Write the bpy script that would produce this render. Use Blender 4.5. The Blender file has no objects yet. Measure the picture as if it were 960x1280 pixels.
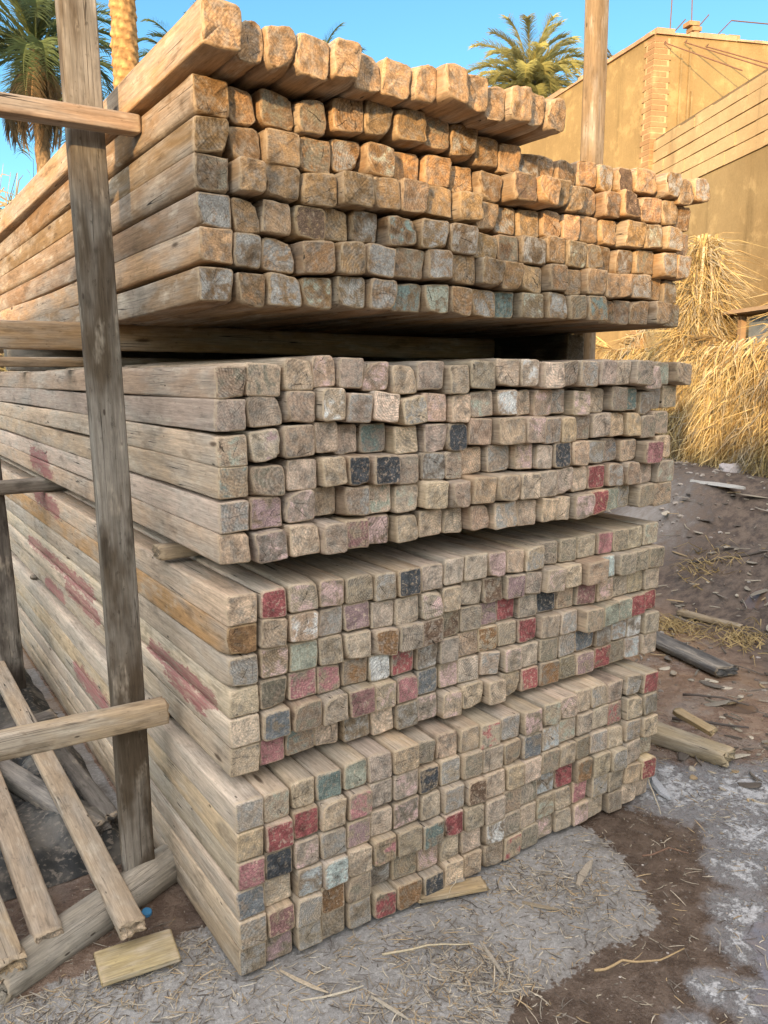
import bpy, math, random
import numpy as np
from mathutils import Vector, Matrix, noise as mn
from math import radians as R, sin, cos, pi
random.seed(7); rng = np.random.default_rng(7)
S = bpy.context.scene
col = S.collection

# ---------------------------------------------------------------- tagging helpers
def tag(o, label=None, cat=None, group=None, kind=None):
    if label: o['label'] = label
    if cat: o['category'] = cat
    if group: o['group'] = group
    o['kind'] = kind or 'thing'
    return o
def link(name, me, mat=None, parent=None, M=None):
    o = bpy.data.objects.new(name, me); col.objects.link(o)
    if mat and me is not None:
        me.materials.clear(); me.materials.append(mat)
    if M is not None: o.matrix_world = M
    if parent: o.parent = parent
    return o
def empty(name, loc=(0, 0, 0)):
    o = bpy.data.objects.new(name, None); col.objects.link(o); o.location = loc
    o.empty_display_size = .1
    return o
def srgb(r, g, b):
    f = lambda c: (c/255/12.92) if c/255 <= .04045 else ((c/255+.055)/1.055)**2.4
    return (f(r), f(g), f(b))

# ---------------------------------------------------------------- node helper
class NT:
    def __init__(s, name, world=None):
        if world: s.t = world.node_tree
        else:
            s.m = bpy.data.materials.new(name); s.m.use_nodes = True; s.t = s.m.node_tree
        s.t.nodes.clear()
    def n(s, typ, ins=None, **kw):
        nd = s.t.nodes.new(typ)
        for k, v in kw.items(): setattr(nd, k, v)
        for k, v in (ins or {}).items():
            sk = nd.inputs[k]
            if hasattr(v, 'is_output'): s.t.links.new(v, sk)
            elif hasattr(v, 'outputs'): s.t.links.new(v.outputs[0], sk)
            else: sk.default_value = v
        return nd
    def math(s, op, a, b=0., c=0., clamp=False):
        return s.n('ShaderNodeMath', {0: a, 1: b, 2: c}, operation=op, use_clamp=clamp).outputs[0]
    def vmul(s, v, k): return s.n('ShaderNodeVectorMath', {0: v, 1: k}, operation='MULTIPLY').outputs[0]
    def vadd(s, v, k): return s.n('ShaderNodeVectorMath', {0: v, 1: k}, operation='ADD').outputs[0]
    def noise(s, v, scale=1., detail=4., rough=.55, dist=0., out=0):
        return s.n('ShaderNodeTexNoise', {'Vector': v, 'Scale': scale, 'Detail': detail, 'Roughness': rough, 'Distortion': dist}).outputs[out]
    def smooth(s, v, a, b, lo=0., hi=1.):
        return s.n('ShaderNodeMapRange', {'Value': v, 'From Min': a, 'From Max': b, 'To Min': lo, 'To Max': hi}, interpolation_type='SMOOTHSTEP').outputs[0]
    def lin(s, v, a, b, lo=0., hi=1.):
        return s.n('ShaderNodeMapRange', {'Value': v, 'From Min': a, 'From Max': b, 'To Min': lo, 'To Max': hi}).outputs[0]
    def mix(s, f, a, b, mode='MIX'):
        nd = s.t.nodes.new('ShaderNodeMix'); nd.data_type = 'RGBA'; nd.blend_type = mode
        for i, v in ((0, f), (6, a), (7, b)):
            if hasattr(v, 'is_output'): s.t.links.new(v, nd.inputs[i])
            else: nd.inputs[i].default_value = (*v, 1) if i and len(v) == 3 else v
        return nd.outputs[2]
    def scale(s, c, k):
        return s.n('ShaderNodeVectorMath', {0: c, 'Scale': k}, operation='SCALE').outputs[0]
    def attr(s, name): return s.n('ShaderNodeAttribute', attribute_name=name)
    def sep(s, v): return s.n('ShaderNodeSeparateXYZ', {0: v}).outputs
    def comb(s, x, y, z): return s.n('ShaderNodeCombineXYZ', {0: x, 1: y, 2: z}).outputs[0]
    def out(s, colr, rough=.85, bump=None, bstr=.5, bdist=.002, spec=.3, extra=None):
        ins = {'Base Color': colr, 'Roughness': rough, 'Specular IOR Level': spec}
        if extra: ins.update(extra)
        if bump is not None:
            ins['Normal'] = s.n('ShaderNodeBump', {'Height': bump, 'Strength': bstr, 'Distance': bdist}).outputs[0]
        b = s.n('ShaderNodeBsdfPrincipled', ins)
        s.n('ShaderNodeOutputMaterial', {0: b.outputs[0]})
        return s.m

# ---------------------------------------------------------------- wood material (all timber)
def make_wood():
    t = NT('weathered_timber')
    bco = t.attr('bco').outputs['Vector']
    ec = t.attr('endcol'); scn = t.attr('sidecol'); pr = t.attr('prm')
    seed = pr.outputs['Alpha']; p = t.sep(pr.outputs['Color'])
    endm, rim, spaint = p[0], p[1], p[2]
    off = t.vmul(t.comb(seed, seed, seed), (31.7, 17.3, 23.9))
    v = t.vadd(bco, off)
    side = scn.outputs['Color']
    # --- long faces
    grain = t.noise(t.vmul(v, (60, 1.6, 60)), 1, 3, .6, .5)
    fine = t.noise(t.vmul(v, (190, 11, 190)), 1, 4, .7)
    stain = t.noise(t.vmul(v, (9, 2.3, 9)), 1, 3, .6, .4)
    stain2 = t.noise(t.vmul(t.vadd(v, (5.1, 2.2, 9.4)), (14, 4.5, 14)), 1, 4, .65)
    saw = t.noise(t.vmul(v, (12, 55, 20)), 1, 2, .5)
    c = t.mix(t.smooth(stain, .38, .68), side, t.mix(.6, side, (.38, .345, .29)))
    c = t.mix(t.smooth(stain2, .54, .70, 0, .7), c, t.scale(side, .45))
    c = t.mix(t.smooth(stain2, .46, .28, 0, .55), c, (.56, .48, .37))
    k = t.math('MULTIPLY', t.lin(grain, .25, .75, .80, 1.16), t.lin(fine, .3, .7, .70, 1.24))
    k = t.math('MULTIPLY', k, t.lin(saw, .3, .7, .975, 1.025))
    c = t.scale(c, k)
    # long drying cracks
    cr = t.noise(t.vmul(t.vadd(v, (3.3, .7, 1.9)), (34, .45, 34)), 1, 2, .4, .1)
    crs = t.math('MULTIPLY', t.smooth(t.math('ABSOLUTE', t.math('SUBTRACT', cr, .5)), .007, .002), t.smooth(stain, .52, .60))
    c = t.mix(crs, c, (.035, .027, .02))
    # knots
    kv = t.n('ShaderNodeTexVoronoi', {'Vector': t.vmul(v, (7, 1.6, 7)), 'Scale': 1.}).outputs['Distance']
    kn = t.smooth(kv, .075, .035, 0, .85)
    c = t.mix(kn, c, (.06, .035, .02))
    kv2 = t.n('ShaderNodeTexVoronoi', {'Vector': t.vmul(t.vadd(v, (2.2, 4.1, .3)), (16, 5.5, 16)), 'Scale': 1.}).outputs['Distance']
    c = t.mix(t.smooth(kv2, .07, .04, 0, .85), c, (.05, .035, .025))
    c = t.mix(t.smooth(t.noise(t.vmul(v, (55, 26, 55)), 1, 4, .7), .60, .70, 0, .5), c, t.scale(side, .4))
    sp = t.smooth(t.math('ADD', spaint, t.math('MULTIPLY', t.math('SUBTRACT', t.noise(t.vmul(v, (60, 14, 60)), 1, 5, .75), .5), 1.7)), .46, .58)
    c = t.mix(t.math('MULTIPLY', sp, t.smooth(fine, .34, .56, .25, .88)), c, t.scale(t.mix(t.smooth(grain, .3, .7), (.27, .085, .085), (.36, .15, .14)), t.lin(fine, .3, .7, .85, 1.1)))
    # --- end grain
    wn = t.n('ShaderNodeTexWhiteNoise', {'W': seed}, noise_dimensions='1D').outputs['Color']
    w3 = t.sep(wn)
    b3 = t.sep(bco)
    dx = t.math('SUBTRACT', b3[0], t.math('MULTIPLY', t.math('SUBTRACT', w3[0], .5), .10))
    dz = t.math('SUBTRACT', b3[2], t.math('MULTIPLY', t.math('SUBTRACT', w3[1], .5), .10))
    wob = t.math('MULTIPLY', t.math('SUBTRACT', t.noise(v, 28, 3, .5), .5), .018)
    rad = t.math('ADD', t.math('SQRT', t.math('ADD', t.math('MULTIPLY', dx, dx), t.math('MULTIPLY', dz, dz))), wob)
    ang = t.math('ARCTAN2', dz, dx)
    rings = t.math('SINE', t.math('MULTIPLY', rad, t.lin(w3[2], 0, 1, 430, 900)))
    th = t.math('MULTIPLY', w3[2], 6.28)
    ct, st = t.math('COSINE', th), t.math('SINE', th)
    u1 = t.math('ADD', t.math('MULTIPLY', b3[0], ct), t.math('MULTIPLY', b3[2], st))
    u2 = t.math('SUBTRACT', t.math('MULTIPLY', b3[2], ct), t.math('MULTIPLY', b3[0], st))
    streak = t.noise(t.comb(t.math('MULTIPLY', u1, 420.), t.math('MULTIPLY', u2, 35.), seed), 1, 3, .6)
    blotch = t.noise(v, 24, 5, .62, .5)
    blotch2 = t.noise(t.vadd(v, (1.7, 5.1, 2.6)), 42, 4, .6)
    speck = t.noise(v, 210, 4, .7)
    e0 = t.mix(.25, side, ec.outputs['Color'])
    e0 = ec.outputs['Color'] if False else e0
    tanw = t.mix(t.smooth(blotch2, .40, .66), side, t.mix(.55, side, (.32, .30, .255)))
    # coverage of paint: alpha 1 = everywhere
    pm = t.smooth(t.math('ADD', ec.outputs['Alpha'], t.math('MULTIPLY', t.math('SUBTRACT', blotch, .5), 1.9)), .40, .68)
    wear = t.smooth(t.noise(t.vadd(v, (8, 3, 4)), 75, 4, .75), .50, .66, 0, .75)
    pm2 = t.math('MULTIPLY', pm, t.math('SUBTRACT', 1., wear))
    pm2 = t.math('MULTIPLY', pm2, t.lin(rim, .5, 1, 1, .55))
    e = t.mix(pm2, tanw, ec.outputs['Color'])
    ke = t.math('MULTIPLY', t.lin(rings, -1, 1, t.lin(w3[0], 0, 1, .99, .74), t.lin(w3[0], 0, 1, 1.01, 1.13)), t.lin(streak, .25, .75, .62, 1.32))
    ke = t.math('MULTIPLY', ke, t.lin(speck, .32, .68, .60, 1.32))
    ke = t.math('MULTIPLY', ke, t.lin(blotch, .30, .70, .46, 1.42))
    e = t.scale(e, ke)
    # radial checks: straight drying cracks, each sector with its own length and width
    def crack(nsec, k2, pres, w0, w1):
        a_ = t.math('ADD', t.math('MULTIPLY', ang, nsec/6.2832), t.math('MULTIPLY', t.math('SUBTRACT', t.noise(v, 60, 2), .5), .35))
        sec = t.math('FLOOR', a_)
        r3 = t.sep(t.n('ShaderNodeTexWhiteNoise', {'Vector': t.comb(sec, seed, k2)}, noise_dimensions='3D').outputs['Color'])
        fr = t.math('SUBTRACT', t.math('SUBTRACT', a_, sec), t.lin(r3[2], 0, 1, .3, .7))
        d = t.math('MULTIPLY', t.math('MULTIPLY', t.math('ABSOLUTE', fr), 6.2832/nsec), rad)
        st_ = t.lin(r3[1], 0, 1, .0, .03)
        prof = t.math('MULTIPLY', t.smooth(t.math('SUBTRACT', rad, st_), 0, .012), t.smooth(t.math('SUBTRACT', rad, t.math('ADD', st_, t.lin(r3[0], 0, pres, .06, .012))), 0, -.012))
        wd_ = t.math('MULTIPLY', prof, t.lin(r3[1], 0, 1, w0, w1))
        on = t.math('LESS_THAN', r3[0], t.math('MULTIPLY', t.smooth(t.math('FRACT', t.math('MULTIPLY', seed, 37.7)), .25, .9), pres*1.5))
        return t.math('MULTIPLY', on, t.smooth(t.math('SUBTRACT', d, wd_), .00035, -.0001))
    ck = t.math('MAXIMUM', crack(5, 3.1, .42, .0004, .0018), crack(13, 7.7, .45, .0, .0009))
    e = t.mix(t.math('MULTIPLY', ck, .93), e, (.03, .022, .016))
    # worn pale rim and dirt
    rn = t.math('MULTIPLY', t.smooth(rim, .45, .95), t.smooth(blotch2, .35, .6))
    e = t.mix(t.math('MULTIPLY', rn, .75), e, t.mix(.5, side, (.55, .42, .26)))
    c2 = t.mix(t.math('MULTIPLY', t.smooth(rim, .2, .9), t.smooth(blotch2, .62, .38, 0, .55)), c, (.52, .40, .26))
    em = t.smooth(endm, .35, .65)
    final = t.mix(em, c2, e)
    hs = t.math('SUBTRACT', t.math('ADD', t.math('MULTIPLY', grain, .8), t.math('MULTIPLY', fine, .45)), t.math('MULTIPLY', crs, 1.2))
    he = t.math('SUBTRACT', t.math('ADD', t.math('ADD', t.math('MULTIPLY', streak, .5), t.math('MULTIPLY', blotch, 1.1)), t.math('MULTIPLY', speck, .35)), t.math('MULTIPLY', ck, .9))
    h = t.n('ShaderNodeMix', {0: em, 2: hs, 3: he}).outputs[0]
    return t.out(final, .88, h, .75, .0035, .22)
WOOD = make_wood()

# ---------------------------------------------------------------- timber geometry
def timber(w, h, L, seed, side, endc=(.3, .25, .2), cov=0., rc=.011, segs=10, paint=None, wob=.003,
           tilt=.035, chip=.3, rough_end=0., taper=0.):
    r_ = np.random.default_rng(int(seed*1e6) % (2**31))
    NP = 20
    ring = []
    rcs = [min(rc*r_.uniform(.6, 1.7), w*.45, h*.45) for _ in range(4)]
    sg = [(1, 1), (-1, 1), (-1, -1), (1, -1)]
    for k in range(4):
        sx, sz = sg[k]; r = rcs[k]; cx, cz = sx*(w/2-r), sz*(h/2-r)
        a0 = k*pi/2
        for a in (a0, a0+pi/4, a0+pi/2): ring.append((cx+r*cos(a), cz+r*sin(a)))
        nx = sg[(k+1) % 4]; r2 = rcs[(k+1) % 4]
        pa = ring[-1]; a1 = (k+1)*pi/2
        pb = (nx[0]*(w/2-r2)+r2*cos(a1), nx[1]*(h/2-r2)+r2*sin(a1))
        for f in (.33, .67): ring.append((pa[0]*(1-f)+pb[0]*f, pa[1]*(1-f)+pb[1]*f))
    ring = np.array(ring)
    nrm = ring/np.maximum(np.linalg.norm(ring, axis=1, keepdims=True), 1e-6)
    prof = r_.normal(0, .0009, NP); prof = (prof+np.roll(prof, 1))*.7
    # shear / trapezoid of the section
    shx, shz = r_.normal(0, .025, 2)
    ring = np.stack([ring[:, 0]+shx*ring[:, 1], ring[:, 1]+shz*ring[:, 0]], 1)
    ys = [0, .0035, .011, .03, .07] + (list(np.linspace(.14, L-.12, segs)) if L > .6 else list(np.linspace(.09, L-.07, 3)) if L > .2 else []) + ([L-.05] if L > .14 else []) + [L-.012, L-.0035, L]
    ins = [.0026, .0006, .0001] + [0]*(len(ys)-6) + [.0001, .0006, .0026]
    nR = len(ys)
    ph = r_.uniform(0, 6.28, 4); am = r_.normal(0, wob, 2)
    chipk = r_.integers(0, 4) if r_.random() < chip else -1
    chipd = r_.uniform(.006, .024)
    tx, tz = r_.normal(0, tilt, 2)
    V = []; PR = []
    for j, y in enumerate(ys):
        q = ring + nrm*(prof[:, None] + r_.normal(0, .0005, (NP, 1))) - np.sign(ring)*ins[j]
        de = min(y, 1e9)
        if chipk >= 0 and y < .05:
            i0 = chipk*5+1
            for i in range(NP):
                dd = min(abs(i-i0), NP-abs(i-i0))
                fall = max(0, 1-dd/3.)*max(0, 1-y/.05)
                q[i] -= nrm[i]*chipd*fall
        if rough_end and (y < .04 or y > L-.04): q = q+r_.normal(0, rough_end*.4, q.shape)
        dxo = am[0]*(sin(ph[0]+y*1.7)-sin(ph[0])*.0); dzo = am[1]*(sin(ph[1]+y*2.1))
        sc = 1-taper*y/L
        yy = np.full(NP, y) + math.exp(-y/.03)*(tx*q[:, 0]+tz*q[:, 1]) + (r_.normal(0, rough_end, NP) if rough_end and (j < 2 or j > nR-3) else 0)
        V.append(np.stack([q[:, 0]*sc+dxo, yy, q[:, 1]*sc+dzo], 1))
        e = 1. if j in (0, nR-1) else (.5 if j in (1, nR-2) else 0)
        rm = {0: 1., 1: 1., 2: .75, 3: .1}.get(j, {0: 1., 1: 1., 2: .6}.get(nR-1-j, 0.))
        for i in range(NP):
            sp = 0.
            if paint is not None: sp = paint(V[-1][i])
            PR.append((e, rm, sp))
    F = []
    for j in range(nR-1):
        a, b = j*NP, (j+1)*NP
        for i in range(NP):
            k = (i+1) % NP
            F.append((a+i, a+k, b+k, b+i))
    V = np.concatenate(V)
    # caps
    for endi, (base, sgn, j0) in enumerate(((0, 1, 0), ((nR-1)*NP, -1, nR-1))):
        q = V[base:base+NP]; cen = q.mean(0)
        prev = list(range(base, base+NP))
        for s_ in (.90, .62, .32):
            st = len(V)
            q2 = cen+(q-cen)*s_
            for i_ in range(NP):
                pv_ = Vector((q2[i_][0]*38+seed*90, endi*5., q2[i_][2]*38)); q2[i_][1] += (.0012+rough_end*2.2)*mn.noise(pv_)+rough_end*mn.noise(pv_*2.7)
            V = np.concatenate([V, q2]); PR += [(1., .45 if s_ > .8 else 0., 0.)]*NP
            cur = list(range(st, st+NP))
            for i in range(NP):
                k = (i+1) % NP
                f = (prev[i], cur[i], cur[k], prev[k])
                F.append(f if sgn > 0 else f[::-1])
            prev = cur
        V = np.concatenate([V, cen[None]]); PR.append((1., 0., 0.)); c = len(V)-1
        for i in range(NP):
            f = (prev[i], c, prev[(i+1) % NP]); F.append(f if sgn > 0 else f[::-1])
    n = len(V)
    PR = np.array(PR)
    prm = np.concatenate([PR, np.full((n, 1), seed)], 1)
    return dict(V=V, B=V.copy(), F=F, prm=prm, ec=np.tile([*endc, cov], (n, 1)), sc=np.tile([*side, 1.], (n, 1)))
def wood_mesh(name, parts):
    """parts: list of (dict, Matrix or None)"""
    V, F, B, P, E, C_ = [], [], [], [], [], []
    o = 0
    for d, M in parts:
        v = d['V']
        if M is not None:
            m = np.array(M); v = v@m[:3, :3].T+m[:3, 3]
        V.append(v); F += [tuple(i+o for i in f) for f in d['F']] if o else d['F']
        B.append(d['B']); P.append(d['prm']); E.append(d['ec']); C_.append(d['sc']); o += len(v)
    V = np.concatenate(V)
    me = bpy.data.meshes.new(name); me.from_pydata(V.tolist(), [], F)
    for nm, typ, arr, key in (('bco', 'FLOAT_VECTOR', B, 'vector'), ('prm', 'FLOAT_COLOR', P, 'color'), ('endcol', 'FLOAT_COLOR', E, 'color'), ('sidecol', 'FLOAT_COLOR', C_, 'color')):
        a = me.attributes.new(nm, typ, 'POINT'); a.data.foreach_set(key, np.concatenate(arr).astype(np.float32).ravel())
    E_ = np.concatenate(P)[:, 0]
    me.polygons.foreach_set('use_smooth', [True]*len(F))
    me.materials.append(WOOD); me.update()
    return me
def frame_M(A, B, roll=0.):
    A, B = Vector(A), Vector(B); y = (B-A).normalized()
    x = y.cross(Vector((0, 0, 1))) if abs(y.z) < .9 else (Vector((1, 0, 0))-y*y.x)
    x.normalize()
    z = x.cross(y)
    M = Matrix(((x.x, y.x, z.x, A.x), (x.y, y.y, z.y, A.y), (x.z, y.z, z.z, A.z), (0, 0, 0, 1)))
    return M@Matrix.Rotation(roll, 4, 'Y')
def plank(name, A, B, w, h, side, label, cat, seed=None, group=None, roll=0., **kw):
    seed = seed or random.random()
    L = (Vector(B)-Vector(A)).length
    me = wood_mesh(name, [(timber(w, h, L, seed, side, side, .6, **kw), None)])
    o = link(name, me, None, None, frame_M(A, B, roll))
    return tag(o, label, cat, group)

# ---------------------------------------------------------------- the four bundles
RED = (.33, .105, .10); PINK = (.42, .20, .195); PALEPINK = (.52, .37, .33); MAUVE = (.34, .235, .225)
DARK = (.068, .073, .078); BLUE = (.18, .19, .19); PBLUE = (.38, .40, .385); TEAL = (.17, .215, .19); GREEN = (.33, .34, .265)
WHITE = (.58, .57, .53); MINT = (.50, .56, .51); BROWN = (.26, .15, .075); DBROWN = (.16, .105, .07); GREY = (.31, .29, .255); OLIVE = (.21, .185, .135); DUSTY = (.29, .16, .145); REDBR = (.22, .09, .06)
# (image-independent) grid positions of the painted ends:  (row from the top, column from the left): (colour, coverage, word)
H = .0945
BUN = {
 1: dict(x=-.011, y=.086, z=1.976, W=2.065, rows=6, n=20, name='top bundle'),
 2: dict(x=.021, y=.0886, z=1.2468, W=2.030, rows=6, n=20, name='second bundle from the top'),
 3: dict(x=.032, y=.090, z=.595, W=1.989, rows=6, n=20, name='third bundle from the top'),
 4: dict(x=0., y=0., z=0., W=1.917, rows=6, n=20, name='lowest bundle'),
}
SPECIAL = {
#SPECIAL_BEGIN
 (4, 2, 2): (RED, 1, 'red-painted'),
 (4, 2, 3): (RED, 1, 'red-painted'),
 (4, 3, 2): (DARK, .9, 'dark blue'),
 (4, 3, 1): (PINK, 1, 'reddish-pink'),
 (4, 4, 4): (MINT, .9, 'white-painted'),
 (4, 4, 3): (PBLUE, .55, 'blue-white smeared'),
 (4, 4, 1): (BLUE, .7, 'blue-grey'),
 (4, 5, 2): (DUSTY, .7, 'dusty pink'),
 (4, 6, 2): (MAUVE, .6, 'pinkish grey'),
 (4, 1, 4): (TEAL, .85, 'teal'),
 (4, 1, 5): (GREEN, .8, 'grey-green'),
 (4, 2, 5): (PINK, .5, 'pink-topped'),
 (4, 3, 5): (MAUVE, .6, 'mauve'),
 (4, 5, 4): (BROWN, .8, 'brown'),
 (4, 2, 8): (DARK, .7, 'dark purple-grey'),
 (4, 4, 9): (RED, 1, 'red-painted'),
 (4, 3, 7): (PALEPINK, .5, 'faint pink'),
 (4, 4, 6): (PINK, .5, 'pinkish'),
 (4, 6, 6): (RED, .7, 'red-smeared'),
 (4, 6, 7): (BROWN, .7, 'orange-brown'),
 (4, 6, 8): (DARK, .7, 'dark teal'),
 (4, 6, 12): (RED, .45, 'half red'),
 (4, 1, 11): (RED, .4, 'red-smeared'),
 (4, 2, 13): (BLUE, .7, 'blue'),
 (4, 4, 15): (RED, 1, 'red-painted'),
 (4, 5, 16): (PINK, .8, 'pink'),
 (4, 2, 18): (RED, .45, 'red-cornered'),
 (4, 5, 20): (RED, .95, 'red-painted'),
 (4, 1, 20): (RED, .8, 'red-painted'),
 (4, 1, 13): (PALEPINK, .6, 'white-pink'),
 (4, 6, 16): (PALEPINK, .6, 'pale pink'),
 (4, 2, 14): (PBLUE, .5, 'pale blue'),
 (4, 4, 14): (PBLUE, .6, 'light blue'),
 (4, 5, 11): (WHITE, .5, 'whitish'),
 (4, 3, 10): (DBROWN, .7, 'dark brown'),
 (4, 4, 16): (BROWN, .6, 'brown'),
 (4, 5, 8): (PALEPINK, .5, 'pale pink'),
 (4, 4, 8): (TEAL, .6, 'teal'),
 (4, 5, 3): (GREY, .6, 'grey'),
 (4, 3, 4): (GREY, .6, 'grey'),
 (3, 1, 2): (RED, .95, 'red-painted'),
 (3, 1, 4): (PALEPINK, .6, 'pinkish'),
 (3, 1, 7): (DARK, .9, 'dark blue'),
 (3, 2, 5): (MAUVE, .9, 'mauve'),
 (3, 3, 6): (BROWN, .7, 'rust-brown'),
 (3, 2, 1): (BROWN, .8, 'orange-brown'),
 (3, 2, 3): (WHITE, .45, 'white-patched'),
 (3, 3, 3): (GREEN, .9, 'grey-green'),
 (3, 3, 1): (GREY, .6, 'whitish grey'),
 (3, 4, 3): (PINK, .7, 'pink'),
 (3, 4, 4): (PINK, .55, 'pink-smeared'),
 (3, 4, 6): (WHITE, .95, 'white-painted'),
 (3, 4, 7): (RED, .6, 'half red'),
 (3, 5, 7): (PINK, .8, 'pinkish red'),
 (3, 5, 8): (BLUE, .7, 'blue-grey'),
 (3, 5, 5): (DUSTY, .95, 'dusty pink'),
 (3, 5, 2): (BLUE, .75, 'dark blue-grey'),
 (3, 6, 2): (PINK, .85, 'pinkish red'),
 (3, 6, 3): (TEAL, .45, 'grey-green'),
 (3, 4, 2): (OLIVE, .8, 'dark olive'),
 (3, 4, 5): (BROWN, .45, 'brownish pink'),
 (3, 5, 9): (PALEPINK, .6, 'pink'),
 (3, 3, 8): (DBROWN, .6, 'brown'),
 (3, 1, 11): (PALEPINK, .8, 'pink'),
 (3, 3, 12): (RED, .95, 'red-painted'),
 (3, 4, 13): (RED, .95, 'red-painted'),
 (3, 3, 14): (DARK, .85, 'dark blue'),
 (3, 1, 17): (PINK, .8, 'pink'),
 (3, 2, 17): (MINT, .85, 'mint-white'),
 (3, 3, 16): (DUSTY, .8, 'pink'),
 (3, 4, 19): (RED, 1, 'red-painted'),
 (3, 4, 20): (RED, 1, 'red-painted'),
 (3, 5, 16): (BLUE, .9, 'blue'),
 (3, 6, 17): (RED, .7, 'red-tinted'),
 (3, 6, 16): (MAUVE, .7, 'pinkish brown'),
 (3, 6, 13): (RED, .55, 'red and white'),
 (3, 4, 11): (BROWN, .6, 'orange-brown'),
 (3, 6, 14): (BROWN, .6, 'brown'),
 (3, 3, 11): (MAUVE, .6, 'pinkish'),
 (3, 3, 9): (DBROWN, .6, 'dark brown'),
 (3, 5, 19): (WHITE, .6, 'whitish'),
 (3, 5, 18): (PBLUE, .6, 'pale blue'),
 (3, 6, 19): (PBLUE, .6, 'pale blue'),
 (3, 4, 17): (GREEN, .8, 'grey-green'),
 (3, 4, 18): (GREEN, .8, 'grey-green'),
 (3, 2, 12): (MAUVE, .7, 'mauve-grey'),
 (3, 2, 11): (DBROWN, .6, 'dark tan'),
 (2, 4, 5): (DARK, .95, 'nearly black'),
 (2, 4, 6): (DARK, .95, 'nearly black'),
 (2, 3, 6): (TEAL, .6, 'teal-grey'),
 (2, 6, 5): (DUSTY, .6, 'pinkish'),
 (2, 5, 2): (MAUVE, .6, 'mauve'),
 (2, 6, 6): (PALEPINK, .6, 'pale pink'),
 (2, 4, 14): (DARK, .8, 'dark teal'),
 (2, 5, 16): (RED, .95, 'red-painted'),
 (2, 6, 16): (RED, .8, 'red-painted'),
 (2, 4, 19): (PINK, .9, 'pinkish red'),
 (2, 6, 15): (PALEPINK, .6, 'pink'),
 (2, 2, 18): (TEAL, .7, 'teal-grey'),
 (2, 1, 20): (GREEN, .7, 'grey-green'),
 (2, 2, 20): (GREY, .7, 'grey'),
 (2, 4, 17): (BLUE, .5, 'blue-grey'),
 (2, 2, 11): (WHITE, .6, 'whitish'),
 (2, 1, 12): (WHITE, .45, 'whitish'),
 (2, 6, 17): (GREEN, .7, 'grey-green'),
 (2, 3, 9): (DARK, .8, 'dark blue-grey'),
 (2, 4, 12): (PALEPINK, .6, 'pinkish white'),
 (2, 2, 4): (WHITE, .4, 'pale'),
 (2, 3, 2): (MAUVE, .4, 'faint mauve'),
 (2, 4, 1): (TEAL, .4, 'greenish'),
 (1, 6, 11): (TEAL, .8, 'teal-green'),
 (1, 4, 11): (OLIVE, .7, 'dark olive brown'),
 (1, 6, 8): (GREEN, .6, 'mint-grey'),
 (1, 6, 7): (TEAL, .5, 'greenish'),
 (1, 2, 11): (DBROWN, .6, 'reddish-brown'),
 (1, 4, 4): (DBROWN, .7, 'dark reddish'),
 (1, 6, 5): (GREY, .45, 'blue-grey'),
 (1, 4, 1): (GREY, .8, 'blue-grey'),
 (1, 5, 2): (GREY, .5, 'whitish grey'),
 (1, 1, 17): (DBROWN, .8, 'dark'),
 (1, 2, 17): (DBROWN, .9, 'dark rotten'),
 (1, 6, 15): (TEAL, .5, 'greenish'),
 (1, 5, 6): (GREY, .7, 'blue-grey'),
 (1, 4, 7): (TEAL, .45, 'greenish'),
#SPECIAL_END
}
BASE = {1: [(.36, .255, .155), (.33, .24, .155), (.38, .28, .175), (.30, .235, .165), (.34, .24, .14)],
        2: [(.38, .30, .205), (.36, .29, .21), (.42, .33, .225), (.34, .27, .19), (.37, .275, .18)],
        3: [(.35, .28, .195), (.33, .27, .195), (.38, .30, .205), (.31, .25, .18), (.35, .26, .17)],
        4: [(.36, .285, .195), (.34, .275, .20), (.38, .30, .205), (.32, .26, .185), (.35, .265, .175)]}
WORDS = {1: ['tan', 'brownish', 'sandy', 'greyish', 'golden brown'], 2: ['beige', 'greyish', 'pale straw', 'dull tan', 'tan'],
         3: ['khaki', 'greyish', 'pale tan', 'dull brown', 'tan'], 4: ['tan', 'greyish', 'pale beige', 'dull tan', 'tan']}
ORD = 'first second third fourth fifth sixth seventh eighth ninth tenth eleventh twelfth thirteenth fourteenth fifteenth sixteenth seventeenth eighteenth nineteenth twentieth twenty-first'.split()
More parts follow.
